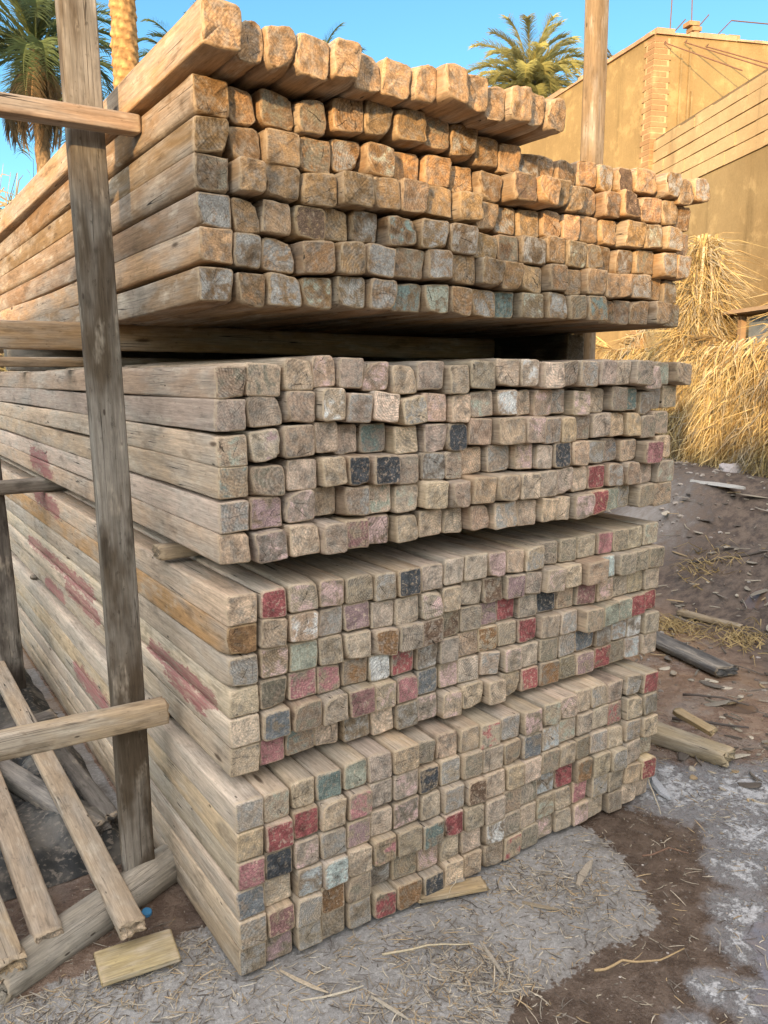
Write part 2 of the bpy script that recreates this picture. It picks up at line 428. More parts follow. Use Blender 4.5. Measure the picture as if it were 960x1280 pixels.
# red paint dabbed along the left side faces: (bundle) -> capsules (y0,z0,y1,z1,r) in world y,z
SIDEPAINT = {2: [(2.45, 1.33, 2.85, 1.335, .06), (2.35, 1.285, 2.6, 1.28, .035)],
             3: [(2.3, 1.10, 2.88, 1.125, .05), (3.2, .80, 1.65, .80, .035), (2.2, .72, 1.6, .70, .04), (2.75, .63, 2.3, .61, .045), (.86, .80, .20, .80, .03), (.62, .75, .3, .74, .03)],
             4: [(1.95, .36, 1.4, .36, .045)]}
cam_p = np.array([-.8098, -1.9883, 1.7787]); fwd = np.array([.5486, .8191, -.1676])
beams = []
def smooth_noise(n, amp, r_):
    a = r_.normal(0, 1, n+6); k = np.array([1, 2, 3, 2, 1.])/9
    return np.convolve(a, k, 'same')[3:n+3]*amp*1.8
for b, B in BUN.items():
    r_ = np.random.default_rng(100+b)
    loose = {1: 1., 2: 1., 3: .55, 4: .45}[b]
    cw = 1+r_.normal(0, .07, 21)*(.6+.4*loose); cw[0] = 1; colz = r_.normal(0, .006, 21)*loose+smooth_noise(21, .004, r_); colz[0] = 0
    HB = {1: .0950, 2: .0985, 3: H, 4: H}[b]
    for rr in range(B['rows']):                   # rr = 0 bottom row
        row = B['rows']-rr
        n = B['n']
        if b == 1 and row == 1: n = 21
        if b == 2 and row in (1, 2): n = 21
        ws = cw[:n]+r_.normal(0, .042, n)*loose; ws[0] = 1
        Wt = B['W']*(n/B['n']) - (.035 if n > 20 else 0)
        ws = ws/ws.sum()*Wt
        xs = B['x']+np.concatenate([[0], np.cumsum(ws)])
        dz = smooth_noise(n, .0035*loose, r_)
        ystep = smooth_noise(n, .022*loose+.006, r_) + r_.normal(0, .010*loose+.003, n)
        for c in range(n):
            wdt = ws[c]*(.948 if b <= 2 else .955) - .0015 - abs(r_.normal(0, .0012))
            Hc = H if c == 0 else HB
            hh = Hc*((.952 if b <= 2 else .957)+r_.normal(0, .010))
            zc = B['z']+Hc*(rr+.5)+dz[c]*(.0 if c == 0 else .7)+colz[c]*(.3+.7*rr/5)
            yy = B['y']+ystep[c]
            if c == 0: yy = B['y']+r_.normal(0, .003)
            if b == 3 and row == 1: yy = B['y']+(-.01 if c < 13 else .03)+r_.normal(0, .006)
            if b == 4: yy = max(yy, -.02)
            rot = r_.normal(0, .035*loose)
            if r_.random() < .10*loose: rot += r_.choice([-1, 1])*.10
            if c == 0: rot = r_.normal(0, .008)
            if abs(rot) > .05: wdt *= .95; hh *= .95
            rowx = c+1
            key = (b, row, rowx)
            bi = int(r_.integers(0, 5)); side = np.array(BASE[b][bi])*((1.00, .875, .74) if b == 1 else (1.34, 1.28, 1.32) if b == 2 else (1.38, 1.37, 1.41))*(1+np.clip(r_.normal(0, .19), -.38, .36)); side[0] *= 1+r_.normal(0, .02); side[2] *= 1+r_.normal(0, .04)
            if b == 1 and row <= 2: side *= (1.06, .98, .86)
            if b == 3 and row == 2 and c == 0: side = np.array((.46, .27, .12))
            if key in SPECIAL:
                cc, cov, word = SPECIAL[key]
            else:
                q = r_.random(); word = WORDS[b][bi]
                if q < .10: cc, cov, word = (PALEPINK, .45, 'faintly pinkish')
                elif q < .32: cc, cov = (GREY, .55)
                elif q < .37: cc, cov, word = (GREEN, .45, 'slightly greenish')
                elif q < .50: cc, cov, word = (OLIVE, .5, 'darker brown')
                else: cc, cov = (tuple(side*.95), .4)
                if b == 1 and q < .13: cc, cov, word = (BROWN, .45, 'rusty brown')
            beams.append(dict(b=b, row=row, c=rowx, x=(xs[c]+xs[c+1])/2, y=yy, z=zc, w=wdt, h=hh, rot=rot, side=tuple(side), ec=tuple(cc), cov=cov,
                              word=word, seed=float(r_.random()), rc=(.0115 if (b == 1 and row <= 2) else .0082 if b <= 2 else .0062)))
# loose course lying across the top, pushed forward
r_ = np.random.default_rng(55)
ws = 1+r_.normal(0, .05, 14); ws[0] = 1.12; ws[7:] *= .93; ws = ws/ws.sum()*1.235
xs = -.035+np.concatenate([[0], np.cumsum(ws)])
for c in range(14):
    side = np.array((.38, .235, .12))*(1+r_.normal(0, .08))
    beams.append(dict(b=0, row=1, c=c+1, x=(xs[c]+xs[c+1])/2, y=-.045+r_.normal(0, .016), z=2.556+.048+(.006 if c == 0 else 0), w=ws[c]*.965, h=.098 if c else .104,
                      rot=r_.normal(0, .04), side=tuple(side), ec=tuple(side*.95), cov=.4, word=['golden brown', 'tan', 'rough brown'][c % 3], seed=float(r_.random()), rc=.0135))
for q in beams:
    d = (np.array([q['x'], q['y'], q['z']])-cam_p)
    q['size'] = q['w']*q['h']*(1. if q['c'] > 1 else 3.)/float(d@fwd)**2
beams.sort(key=lambda q: -q['size'])
rest = []
for i, q in enumerate(beams):
    b = q['b']
    paint = None
    if q['c'] == 1 and b in SIDEPAINT:
        caps = SIDEPAINT[b]
        def paint(v, caps=caps, q=q):
            if v[0] > -.02: return 0.
            Y, Z = v[1]+q['y'], v[2]+q['z']; best = 0.
            for (y0, z0, y1, z1, r) in caps:
                dy, dz_ = y1-y0, z1-z0; t_ = max(0, min(1, ((Y-y0)*dy+(Z-z0)*dz_)/(dy*dy+dz_*dz_)))
                dd = math.hypot(Y-y0-t_*dy, Z-z0-t_*dz_)
                best = max(best, 1-dd/(2*r))
            return best
    L = 4.6+((q['seed']*7) % 1)*.5
    d = timber(q['w'], q['h'], L, q['seed'], q['side'], q['ec'], q['cov'], rc=q['rc']*(.6 if q['c'] == 1 else 1), segs=(46 if paint else 12 if q['c'] == 1 else 7), paint=paint,
               wob=.0035 if b <= 2 else .002, tilt=.05 if b in (0, 1, 2) else .03, chip=.65 if b in (0, 1) else .28 if b == 2 else .16,
               rough_end=.0026 if b == 0 else .0022 if (b == 1 and q['row'] <= 3) else .0008 if b <= 2 else 0.)
    M = Matrix.Translation((q['x'], q['y'], q['z']))@Matrix.Rotation(q['rot'], 4, 'Y')
    if i < 300:
        o = link('square_timber', wood_mesh('square_timber', [(d, None)]), None, None, M)
        if b == 0:
            lab = f"{q['word']} rounded beam in the loose course on top, {ORD[q['c']-1]} from its left end"
            grp = 'loose timber beams across the top of the stack'
        else:
            lab = f"{q['word']} beam end, {BUN[b]['name']}, {ORD[q['row']-1]} row down, {ORD[q['c']-1]} from left"
            grp = f"square timber beams in the {BUN[b]['name']}"
        tag(o, lab, 'timber beam', grp, 'thing')
    else:
        rest.append((d, M))
o = link('square_timbers', wood_mesh('square_timbers', rest))
tag(o, 'far right-hand beam ends of all the stacked bundles, small, tan and grey with red ones', 'timber beams', kind='stuff')

# spacers, posts and boards
ORG = (.40, .25, .125); GRY = (.19, .16, .125); TAN = (.42, .31, .20)
plank('spacer_beam', (-1.3, 1.12, 1.923), (1.91, 1.12, 1.923), .10, .098, ORG, 'orange-brown cross timber under the top bundle, sticking out far to the left', 'spacer beam', seed=.317, group='cross timbers between the bundles')
plank('gap_blocker', (1.985, .60, 1.895), (1.97, 4.6, 1.895), .11, .155, (.12, .10, .08), 'dark timber added lengthwise in the gap under the top bundle, blocking daylight at right', 'timber', seed=.217)  # added to block the bright background seen through the gap
plank('spacer_board', (-.9, 1.75, 1.846), (1.90, 1.75, 1.846), .10, .04, (.30, .20, .11), 'thin brown board just below the orange cross timber at the left', 'spacer board', seed=.117)
plank('spacer_beam', (-.06, 2.9, 1.895), (1.91, 2.9, 1.895), .10, .155, GRY, 'far grey cross timber deep in the dark gap under the top bundle', 'spacer beam', seed=.217, group='cross timbers between the bundles')
plank('spacer_beam', (.004, .60, 1.200), (2.10, .60, 1.200), .07, .05, TAN, 'pale cross timber under the second bundle whose broken stub shows right of the front post', 'spacer beam', seed=.417, rough_end=.004, group='cross timbers between the bundles')
plank('spacer_beam', (-.32, 2.62, 1.204), (2.1, 2.62, 1.204), .085, .072, GRY, 'grey cross timber under the second bundle, stub lapping the rear left post', 'spacer beam', seed=.517, group='cross timbers between the bundles')
for yy, w_ in ((.7, 'front'), (3.1, 'rear')):
    plank('spacer_lath', (.01, yy, .581), (1.95, yy, .581), .05, .022, GRY, f'thin {w_} lath in the narrow gap above the lowest bundle', 'lath', rc=.003)
plank('wooden_post', (-.112, .62, .03), (-.154, .62, 3.6), .104, .06, (.095, .070, .045), 'tall weathered grey post in front of the left side, standing by the log', 'post', seed=.733, group='posts holding the stack', segs=30, rc=.008, wob=.006)
plank('wooden_post', (-.19, 2.68, -.03), (-.235, 2.72, 1.75), .12, .09, (.085, .07, .056), 'short dark post at the left edge of the photo, behind the front post', 'post', seed=.833, group='posts holding the stack', segs=20)
plank('wooden_post', (2.19, .70, 0.), (2.125, .70, 3.7), .085, .075, (.26, .175, .095), 'sunlit tan post at the right side of the stack', 'post', seed=.933, group='posts holding the stack', segs=24)
plank('wooden_post', (2.2, 3.2, 0.), (2.17, 3.2, 2.3), .09, .09, (.28, .21, .13), 'rear right post behind the far end of the bundles', 'post', seed=.953, group='posts holding the stack', segs=20)
plank('nailed_board', (-1.6, .535, .70), (-.012, .535, .665), .07, .078, (.45, .33, .20), 'pale orange-tan bar crossing the lower part of the front post', 'board', seed=.291, rough_end=.003, rc=.006, segs=20)
plank('nailed_board', (-1.6, .525, 2.495), (-.012, .525, 2.522), .075, .052, (.33, .225, .145), 'brown board crossing the upper part of the front post', 'board', seed=.611, rc=.006, segs=20)
plank('fallen_log', (-.62, .36, .035), (.02, .63, .05), .135, .12, (.27, .235, .18), 'grey log lying at the foot of the front post', 'log', seed=.411, rc=.055, wob=.012, rough_end=.005, segs=14)
plank('foreground_plank', (-.228, .30, .075), (-.275, 3.1, .25), .082, .04, (.42, .32, .215), 'broken-ended pale plank sloping nearest the front post', 'plank', seed=.12, rough_end=.006, rc=.005, segs=24, group='loose planks left of the stack')
plank('foreground_plank', (-.452, .40, .075), (-.49, 3.2, .25), .085, .04, (.38, .29, .20), 'middle pale plank of the three lying left of the stack', 'plank', seed=.22, rough_end=.004, rc=.005, segs=24, group='loose planks left of the stack')
plank('foreground_plank', (-.575, .335, .07), (-.72, 3.0, .25), .09, .05, (.40, .29, .17), 'plank at the far left bottom edge with a splintered yellow end', 'plank', seed=.32, rough_end=.010, rc=.005, segs=24, group='loose planks left of the stack')
plank('grey_offcut', (-.16, .93, .06), (-.42, 1.66, .09), .085, .07, (.20, .185, .165), 'grey squared offcut lying in the dark behind the planks', 'offcut', seed=.52, rough_end=.008)
plank('grey_offcut', (-.10, 1.0, .05), (-.15, 1.75, .05), .07, .06, (.17, .155, .135), 'second grey offcut, hard against the lowest bundle in the dark', 'offcut', seed=.62, rough_end=.012)
plank('grey_offcut', (-.75, 2.0, .04), (-.08, 2.15, .06), .10, .05, (.15, .135, .12), 'dark flat offcut lying across the shadow below the rear post', 'offcut', seed=.72, rough_end=.006)
plank('cut_board', (-.345, .268, .012), (-.112, .238, .014), .155, .016, (.42, .33, .17), 'small flat yellowish board lying alone on the ground, lower left', 'board', seed=.8237, rc=.003, wob=0, tilt=.1, chip=0.)
plank('beam_offcut', (2.36, .40, .04), (2.44, -.02, .04), .115, .07, (.40, .32, .20), 'broken pale beam offcut right of the lowest bundle', 'offcut', seed=.84, rough_end=.009, rc=.006, roll=.12, taper=.15)
plank('split_offcut', (2.53, .34, .11), (2.49, .10, .10), .045, .03, (.46, .34, .19), 'small split piece resting on the broken beam offcut', 'offcut', seed=.86, rough_end=.004, roll=.3, rc=.004)
plank('dark_plank', (3.62, 1.42, .03), (3.44, .64, .03), .17, .05, (.11, .105, .10), 'dark wet plank on the mud right of the stack', 'plank', seed=.88, rough_end=.008)
plank('short_stick', (4.24, 1.56, .035), (4.30, 1.08, .03), .07, .04, (.36, .28, .18), 'pale short stick on the mud beyond the dark plank', 'stick', seed=.89, rough_end=.006)
plank('thin_board', (.66, .012, .012), (.90, -.070, .014), .07, .014, (.42, .31, .17), 'thin yellow splinter board at the base of the lowest bundle', 'board', seed=.90, rc=.003, rough_end=.003)
plank('thin_board', (.62, .065, .012), (.86, .01, .014), .09, .014, (.22, .20, .17), 'grey thin board tucked under the front of the lowest bundle', 'board', seed=.91, rc=.003, rough_end=.003)

# ---------------------------------------------------------------- generic meshes
def raw(name, V, F, mat, parent=None, smooth=False, cols=None, M=None):
    me = bpy.data.meshes.new(name); me.from_pydata([tuple(v) for v in V], [], F)
    if cols is not None:
        a = me.attributes.new('tint', 'FLOAT_COLOR', 'POINT'); a.data.foreach_set('color', np.array(cols, dtype=np.float32).ravel())
    if smooth: me.polygons.foreach_set('use_smooth', [True]*len(me.polygons))
    me.update()
    return link(name, me, mat, parent, M)
def tube_geo(P, rad, n=6):
    V, F = [], []
    P = [Vector(p) for p in P]
    for i, p in enumerate(P):
        t_ = (P[min(i+1, len(P)-1)]-P[max(i-1, 0)]).normalized()
        a = t_.cross(Vector((.3, .1, 1))).normalized() if abs(t_.z) < .95 else t_.cross(Vector((1, 0, 0))).normalized()
        b = t_.cross(a); r = rad[i] if hasattr(rad, '__len__') else rad
        for k in range(n): V.append(p+a*r*cos(2*pi*k/n)+b*r*sin(2*pi*k/n))
    for i in range(len(P)-1):
        for k in range(n):
            F.append((i*n+k, i*n+(k+1) % n, (i+1)*n+(k+1) % n, (i+1)*n+k))
    F.append(tuple(range(n))[::-1]); F.append(tuple(range((len(P)-1)*n, len(P)*n)))
    return V, F
def merge(parts):
    V, F = [], []
    for v, f in parts:
        o = len(V); V += list(v); F += [tuple(i+o for i in q) for q in f]
    return V, F
def box_geo(a, b, ax=None, origin=(0, 0, 0)):
    """box in a local frame: ax=(u,v) horizontal unit vectors"""
    V = []
    for x in (a[0], b[0]):
        for y in (a[1], b[1]):
            for z in (a[2], b[2]):
                if ax: p = (origin[0]+ax[0][0]*x+ax[1][0]*y, origin[1]+ax[0][1]*x+ax[1][1]*y, origin[2]+z)
                else: p = (x, y, z)
                V.append(p)
    F = [(0, 1, 3, 2), (4, 6, 7, 5), (0, 4, 5, 1), (2, 3, 7, 6), (0, 2, 6, 4), (1, 5, 7, 3)]
    if ax and (ax[0][0]*ax[1][1]-ax[0][1]*ax[1][0]) < 0: F = [f[::-1] for f in F]
    return V, F

# ---------------------------------------------------------------- ground
Kp = np.array([9.534, 6.153]); wd = np.array([.4415, .8973]); wn_ = np.array([-.8973, .4415])   # wall corner, wall direction, normal toward the yard
def sst(a, b, x):
    t_ = max(0., min(1., (x-a)/(b-a))); return t_*t_*(3-2*t_)
def ground_z(x, y, fine=True):
    q = (x-Kp[0])*wn_[0]+(y-Kp[1])*wn_[1]
    z = .88*(1-sst(1.45, 2.75, q+.35*mn.noise(Vector((x*.8, y*.8, 3)))))*sst(3.5, 6., x)
    if fine:
        d = math.hypot(x-.5, y)
        a = 1. if d < 2.6 else .55
        keep = sst(.0, .25, max(-x, -y, x-1.9, 0.)) if (x > -.3 and x < 2.3 and y > -.3) else 1
        z += a*(.012*mn.noise(Vector((x*2.1, y*2.1, .5)))+.007*mn.noise(Vector((x*7, y*7, 1.5)))+.0035*mn.noise(Vector((x*21, y*21, 2.5)))+.002*mn.noise(Vector((x*55, y*55, 4.5))))*(.35+.65*keep)
        z += .05*max(0, mn.noise(Vector((x*1.5, y*1.5, 9.))))*sst(3., 5.5, x)
        # heap of dusty rubble by the right end of the stack
        z += .28*math.exp(-(((x-5.2)/.6)**2+((y-2.9)/.8)**2))
        z -= .012
    return z
def axis(lo, d0, d1, hi, step, g=1.16):
    a = list(np.arange(d0, d1+1e-6, step)); s = step; v = d1; up_ = []
    while v < hi: s *= g; v += s; up_.append(v)
    s = step; v = d0; dn = []
    while v > lo: s *= g; v -= s; dn.append(v)
    return dn[::-1]+a+up_
gx = axis(-150, -.9, 3.0, 260, .0165, 1.045); gy = axis(-150, -1.25, .9, 260, .0165, 1.045)
DRY = [(1.488, .3), (1.488, -.021), (1.497, -.095), (1.456, -.227), (1.351, -.384), (1.302, -.505), (1.166, -.531), (.98, -.494), (.863, -.519), (.768, -.495), (.655, -.495), (.537, -.556), (.40, -.72), (.2, -1.3), (-4, -1.6), (-4, .3)]
def poly_sd(P, x, y):
    ins = False; d = 1e9; n = len(P)
    for i in range(n):
        x0, y0 = P[i]; x1, y1 = P[(i+1) % n]
        if (y0 > y) != (y1 > y) and x < (x1-x0)*(y-y0)/(y1-y0)+x0: ins = not ins
        dx, dy = x1-x0, y1-y0; t_ = max(0, min(1, ((x-x0)*dx+(y-y0)*dy)/(dx*dx+dy*dy)))
        d = min(d, math.hypot(x-x0-t_*dx, y-y0-t_*dy))
    return d if ins else -d
CRUST = [((2.05, -.02), .24), ((2.3, -.2), .26), ((2.0, -.40), .18), ((1.78, -.50), .13), ((1.56, -.66), .12), ((1.44, -.76), .12), ((1.16, -.80), .07), ((.98, -.86), .07), ((1.22, -.92), .11), ((2.5, -.35), .26), ((2.15, .12), .10)]
PUD = [((1.52, -.83), .13), ((1.42, -.92), .13), ((1.3, -1.0), .14), ((1.62, -.76), .07), ((3.1, .35), .10), ((3.3, .1), .14), ((4.6, 1.15), .12)]
V, F, GM = [], [], []
for y in gy:
    for x in gx:
        V.append((x, y, ground_z(x, y)))
        dry = 0.; cr = 0.; pu = 0.; bank = 0.
        if -5 < x < 12 and -4 < y < 10:
            dry = max(0., min(1., .5+poly_sd(DRY, x, y)/.12)) if x < 1.9 and y < 1 else (1. if x < 0 else 0.)
            cr = max([0.]+[1-math.hypot(x-c[0], y-c[1])/(r*1.7) for c, r in CRUST])
            pu = max([0.]+[1-math.hypot(x-c[0], (y-c[1]))/(r*1.6) for c, r in PUD])
            q = (x-Kp[0])*wn_[0]+(y-Kp[1])*wn_[1]
            bank = sst(3.1, 2.5, q) if x > 3 else 0.
        GM.append((dry, cr, pu, bank))
nx_ = len(gx)
for j in range(len(gy)-1):
    for i in range(nx_-1):
        a = j*nx_+i; F.append((a, a+1, a+nx_+1, a+nx_))
t = NT('yard_mud')
gm = t.attr('gmask'); g3 = t.sep(gm.outputs['Color']); bank = gm.outputs['Alpha']
pos = t.n('ShaderNodeNewGeometry').outputs['Position']
n1 = t.noise(pos, 3.1, 6, .62); n2 = t.noise(pos, 14, 6, .65); n3 = t.noise(pos, 70, 5, .65); n4 = t.noise(pos, 260, 3, .6)
edge = t.math('ADD', t.math('MULTIPLY', t.math('SUBTRACT', n2, .5), 1.5), t.math('MULTIPLY', t.math('SUBTRACT', n3, .5), .7))
dry = t.smooth(t.math('ADD', g3[0], edge), .44, .56)
damp = t.smooth(t.math('ADD', g3[0], edge), 1.25, .55, 0, .35)
cdry = t.mix(t.smooth(n1, .35, .65), (.27, .262, .245), (.34, .33, .31))
cdry = t.mix(t.smooth(n3, .5, .72, 0, .6), cdry, (.43, .415, .385))
cdry = t.mix(t.smooth(n2, .48, .33, 0, .55), cdry, (.16, .148, .13))
cwet = t.mix(t.smooth(n2, .35, .65), (.075, .052, .038), (.135, .098, .072))
dist = t.n('ShaderNodeVectorMath', {0: pos, 1: (.9, -.4, 0)}, operation='DISTANCE').outputs[1]
cfar = t.mix(t.smooth(n2, .3, .7), (.21, .135, .095), (.34, .24, .17))
cfar = t.mix(t.smooth(n1, .52, .62, 0, .65), cfar, (.33, .275, .23))
cwet = t.mix(t.smooth(dist, .9, 2.2), cwet, cfar)
cwet = t.mix(t.smooth(n3, .56, .7, 0, .45), cwet, (.24, .2, .165))
cbank = t.mix(t.smooth(n2, .35, .65), (.055, .042, .034), (.16, .12, .09))
cwet = t.mix(t.math('MULTIPLY', bank, .85), cwet, cbank)
c = t.mix(dry, cwet, t.mix(damp, cdry, (.15, .125, .10)))
lace = t.noise(pos, 30, 9, .8, .15)
crm = t.smooth(t.math('ADD', t.math('MULTIPLY', g3[1], .9), t.math('MULTIPLY', t.math('SUBTRACT', lace, .5), 3.2)), .44, .80)
crm = t.math('MULTIPLY', crm, t.smooth(g3[1], .02, .3, 0, .9))
c = t.mix(t.math('MULTIPLY', t.smooth(t.math('ADD', g3[1], t.math('MULTIPLY', t.math('SUBTRACT', n2, .5), .8)), .22, .5), .85), c, (.24, .235, .235))
c = t.mix(crm, c, t.scale(t.mix(n3, (.38, .385, .39), (.66, .66, .65)), 1.))
pud = t.smooth(t.math('ADD', g3[2], t.math('MULTIPLY', t.math('SUBTRACT', n2, .5), .6)), .34, .46)
c = t.mix(pud, c, t.mix(t.smooth(dist, 1.3, 2.), t.mix(n2, (.15, .145, .15), (.23, .22, .24)), (.16, .11, .08)))
c = t.scale(c, t.math('MULTIPLY', t.lin(n4, .3, .7, .8, 1.18), t.lin(n3, .3, .7, .85, 1.14)))
wetr = t.mix(dry, t.mix(t.smooth(n2, .45, .6), (.20, .20, .20), (.45, .45, .45)), (.92, .92, .92))
sheen = t.math('MULTIPLY', t.smooth(t.noise(pos, 1.9, 4, .6), .42, .52), t.math('MULTIPLY', t.smooth(dist, 2., 3.2), t.math('SUBTRACT', 1., bank)))
wetr = t.mix(sheen, wetr, (.13, .13, .13))
c = t.mix(t.math('MULTIPLY', sheen, .5), c, (.25, .155, .085))
du = t.n('ShaderNodeVectorMath', {0: pos, 1: (5.5, 2.75, .1)}, operation='DISTANCE').outputs[1]
c = t.mix(t.smooth(t.math('ADD', du, t.math('MULTIPLY', n2, 1.2)), 1.55, .8, 0, .8), c, (.42, .375, .33))
wetr = t.mix(t.math('MULTIPLY', bank, .9), wetr, (.85, .85, .85))
wetr = t.mix(crm, wetr, (.8, .8, .8)); wetr = t.mix(pud, wetr, (.07, .07, .07))
hh = t.math('ADD', t.math('MULTIPLY', n2, 1.2), t.math('ADD', t.math('MULTIPLY', n3, .7), t.math('MULTIPLY', n4, .3)))
hh = t.math('ADD', hh, t.math('MULTIPLY', crm, .5))
hh = t.math('MULTIPLY', hh, t.math('SUBTRACT', 1., t.math('MULTIPLY', t.math('MAXIMUM', pud, t.math('MULTIPLY', sheen, .93)), .95)))
MUD = t.out(c, wetr, hh, .8, .012, .45)
me = bpy.data.meshes.new('ground'); me.from_pydata(V, [], F)
a = me.attributes.new('gmask', 'FLOAT_COLOR', 'POINT'); a.data.foreach_set('color', np.array(GM, dtype=np.float32).ravel())
me.polygons.foreach_set('use_smooth', [True]*len(me.polygons)); me.update()
tag(link('ground', me, MUD), kind='structure')

# ---------------------------------------------------------------- tinted material (strips, leaves)
def tint_mat(name, rough=.7, noise=.25, trans=0., sc=40):
    t = NT(name); a = t.attr('tint').outputs['Color']
    pos = t.n('ShaderNodeNewGeometry').outputs['Position']
    n = t.noise(pos, sc, 3)
    c = t.scale(a, t.lin(n, .3, .7, 1-noise, 1+noise))
    if trans:
        p = t.n('ShaderNodeBsdfPrincipled', {'Base Color': c, 'Roughness': rough, 'Specular IOR Level': .3})
        tr = t.n('ShaderNodeBsdfTranslucent', {'Color': c})
        mx = t.n('ShaderNodeMixShader', {0: trans, 1: p.outputs[0], 2: tr.outputs[0]})
        t.n('ShaderNodeOutputMaterial', {0: mx.outputs[0]}); return t.m
    return t.out(c, rough, spec=.25)
CHIP = tint_mat('wood_chip', .85, .2, sc=160); STRAW = tint_mat('dry_frond', .75, .25, .15, sc=9); LEAF = tint_mat('palm_leaf', .5, .2, .25, sc=3)
def strip(V, F, Cc, P, w, colr, up=Vector((0, 0, 1))):
    o = len(V); n = len(P)
    for i, p in enumerate(P):
        t_ = (P[min(i+1, n-1)]-P[max(i-1, 0)]).normalized(); s = t_.cross(up)
        s = s.normalized() if s.length > 1e-3 else Vector((1, 0, 0))
        ww = w*(1-.85*i/(n-1))/2; V += [tuple(p-s*ww), tuple(p+s*ww)]
        k = 1-.25*i/n; Cc += [(colr[0]*k, colr[1]*k, colr[2]*k, 1)]*2
    for i in range(n-1): F.append((o+2*i, o+2*i+1, o+2*i+3, o+2*i+2))
# litter of straw, splinters and chips
def sliver(V, F, Cc, x, y, z, L, w, h, a, colr, pitch=0., bend=0.):
    o = len(V); dx, dy = cos(a), sin(a); px, py = -dy, dx
    prof = ((0, .5), (.35, 1.), (.75, .9), (1, .25))
    for k, (f, ww) in enumerate(prof):
        s_ = (f-.5)*L; b_ = bend*(1-(2*f-1)**2)*L; zz = z+pitch*(f)*L
        cx, cy = x+dx*s_+px*b_, y+dy*s_+py*b_; hw = w*ww/2
        V += [(cx+px*hw, cy+py*hw, zz), (cx-px*hw, cy-py*hw, zz), (cx-px*hw*.7, cy-py*hw*.7, zz+h), (cx+px*hw*.7, cy+py*hw*.7, zz+h)]
        Cc += [(*colr, 1)]*4
    for k in range(3):
        q = o+k*4
        for i in range(4):
            j = (i+1) % 4; F.append((q+i, q+4+i, q+4+j, q+j))
    F.append((o, o+1, o+2, o+3)); F.append((o+12, o+15, o+14, o+13))
def chipcol(r):
    base = random.choice([(.42, .36, .27), (.33, .29, .23), (.50, .44, .34), (.22, .19, .155), (.13, .11, .09), (.42, .31, .18)])
    k = r.uniform(.7, 1.15); return tuple(c*k for c in base)
rr = random.Random(3)
V, F, Cc = [], [], []
cnt = 0
while cnt < 13000:
    x = rr.uniform(-.8, 2.9); y = rr.uniform(-1.25, .9)
    if 0 < x < 1.92 and y > -.0: continue
    dens = .35+1.5*max(0, mn.noise(Vector((x*2.4, y*2.4, 7))))
    sd = poly_sd(DRY, x, y)
    if sd < 0: dens *= .16
    if x > .2 and x < .75 and y < -.25: dens *= 2.3
    if x < 0 and y > .5: dens *= .5
    if rr.random() > dens*.5: continue
    L = rr.choice([.008, .012, .018, .03, .05])*rr.uniform(.6, 1.6)
    sliver(V, F, Cc, x, y, ground_z(x, y)+.001, L, rr.uniform(.0012, .0045), rr.uniform(.0006, .0018), rr.uniform(0, 6.28), chipcol(rr), rr.uniform(-.1, .25), rr.uniform(-.12, .12)); cnt += 1
cnt = 0
while cnt < 2600:    # farther debris on the mud
    x = rr.uniform(2.2, 8.5); y = rr.uniform(-1, 6)
    if mn.noise(Vector((x*.9, y*.9, 17))) < rr.uniform(-.3, .35): continue
    L = rr.choice([.04, .08, .14, .25])*rr.uniform(.6, 1.2)*min(1, x/5.)
    sliver(V, F, Cc, x, y, ground_z(x, y)+.002, L, rr.choice([.006, .012, .03])*rr.uniform(.6, 1.3)*(1+L*3), rr.uniform(.003, .008), rr.uniform(0, 6.28), chipcol(rr), rr.uniform(-.1, .2), rr.uniform(-.15, .15)); cnt += 1
o = raw('wood_chip_litter', V, F, CHIP, cols=Cc)
tag(o, 'straw, splinters and wood chips strewn over the mud around the stack', 'litter', kind='stuff')
# pebbles
ico = [Vector(v) for v in [(0, 0, 1), (.894, 0, .447), (.276, .851, .447), (-.724, .526, .447), (-.724, -.526, .447), (.276, -.851, .447), (.724, .526, -.447), (-.276, .851, -.447), (-.894, 0, -.447), (-.276, -.851, -.447), (.724, -.526, -.447), (0, 0, -1)]]
icf = [(0, 1, 2), (0, 2, 3), (0, 3, 4), (0, 4, 5), (0, 5, 1), (1, 6, 2), (2, 7, 3), (3, 8, 4), (4, 9, 5), (5, 10, 1), (6, 7, 2), (7, 8, 3), (8, 9, 4), (9, 10, 5), (10, 6, 1), (11, 7, 6), (11, 8, 7), (11, 9, 8), (11, 10, 9), (11, 6, 10)]
V, F, Cc = [], [], []
def pebble(x, y, r, colr, zz=None):
    o = len(V); sx, sy, sz = rr.uniform(.7, 1.4), rr.uniform(.7, 1.4), rr.uniform(.4, .8)
    z = ground_z(x, y) if zz is None else zz
    for v in ico:
        k = r*rr.uniform(.8, 1.15); V.append((x+v.x*k*sx, y+v.y*k*sy, z+v.z*k*sz)); Cc.append((*colr, 1))
    F.extend([tuple(i+o for i in f) for f in icf])
for _ in range(2600):
    near = rr.random() < .6
    x, y = (rr.uniform(-.8, 2.8), rr.uniform(-1.25, .9)) if near else (rr.uniform(2.5, 9), rr.uniform(-.5, 6.5))
    if 0 < x < 1.95 and y > -.01: continue
    k = rr.uniform(.5, 1.2); g = rr.choice([(.30, .26, .22), (.20, .16, .13), (.40, .36, .32), (.14, .11, .085)])
    pebble(x, y, rr.uniform(.0015, .005) if near else rr.uniform(.006, .02), tuple(c*k for c in g))
for _ in range(160):  # white rubble on the dusty bank
    x, y = rr.gauss(6.2, .8), rr.gauss(3.0, .8); k = rr.uniform(.6, 1.1)
    pebble(x, y, rr.uniform(.01, .03), (.42*k, .36*k, .30*k))
o = raw('gravel', V, F, CHIP, cols=Cc)
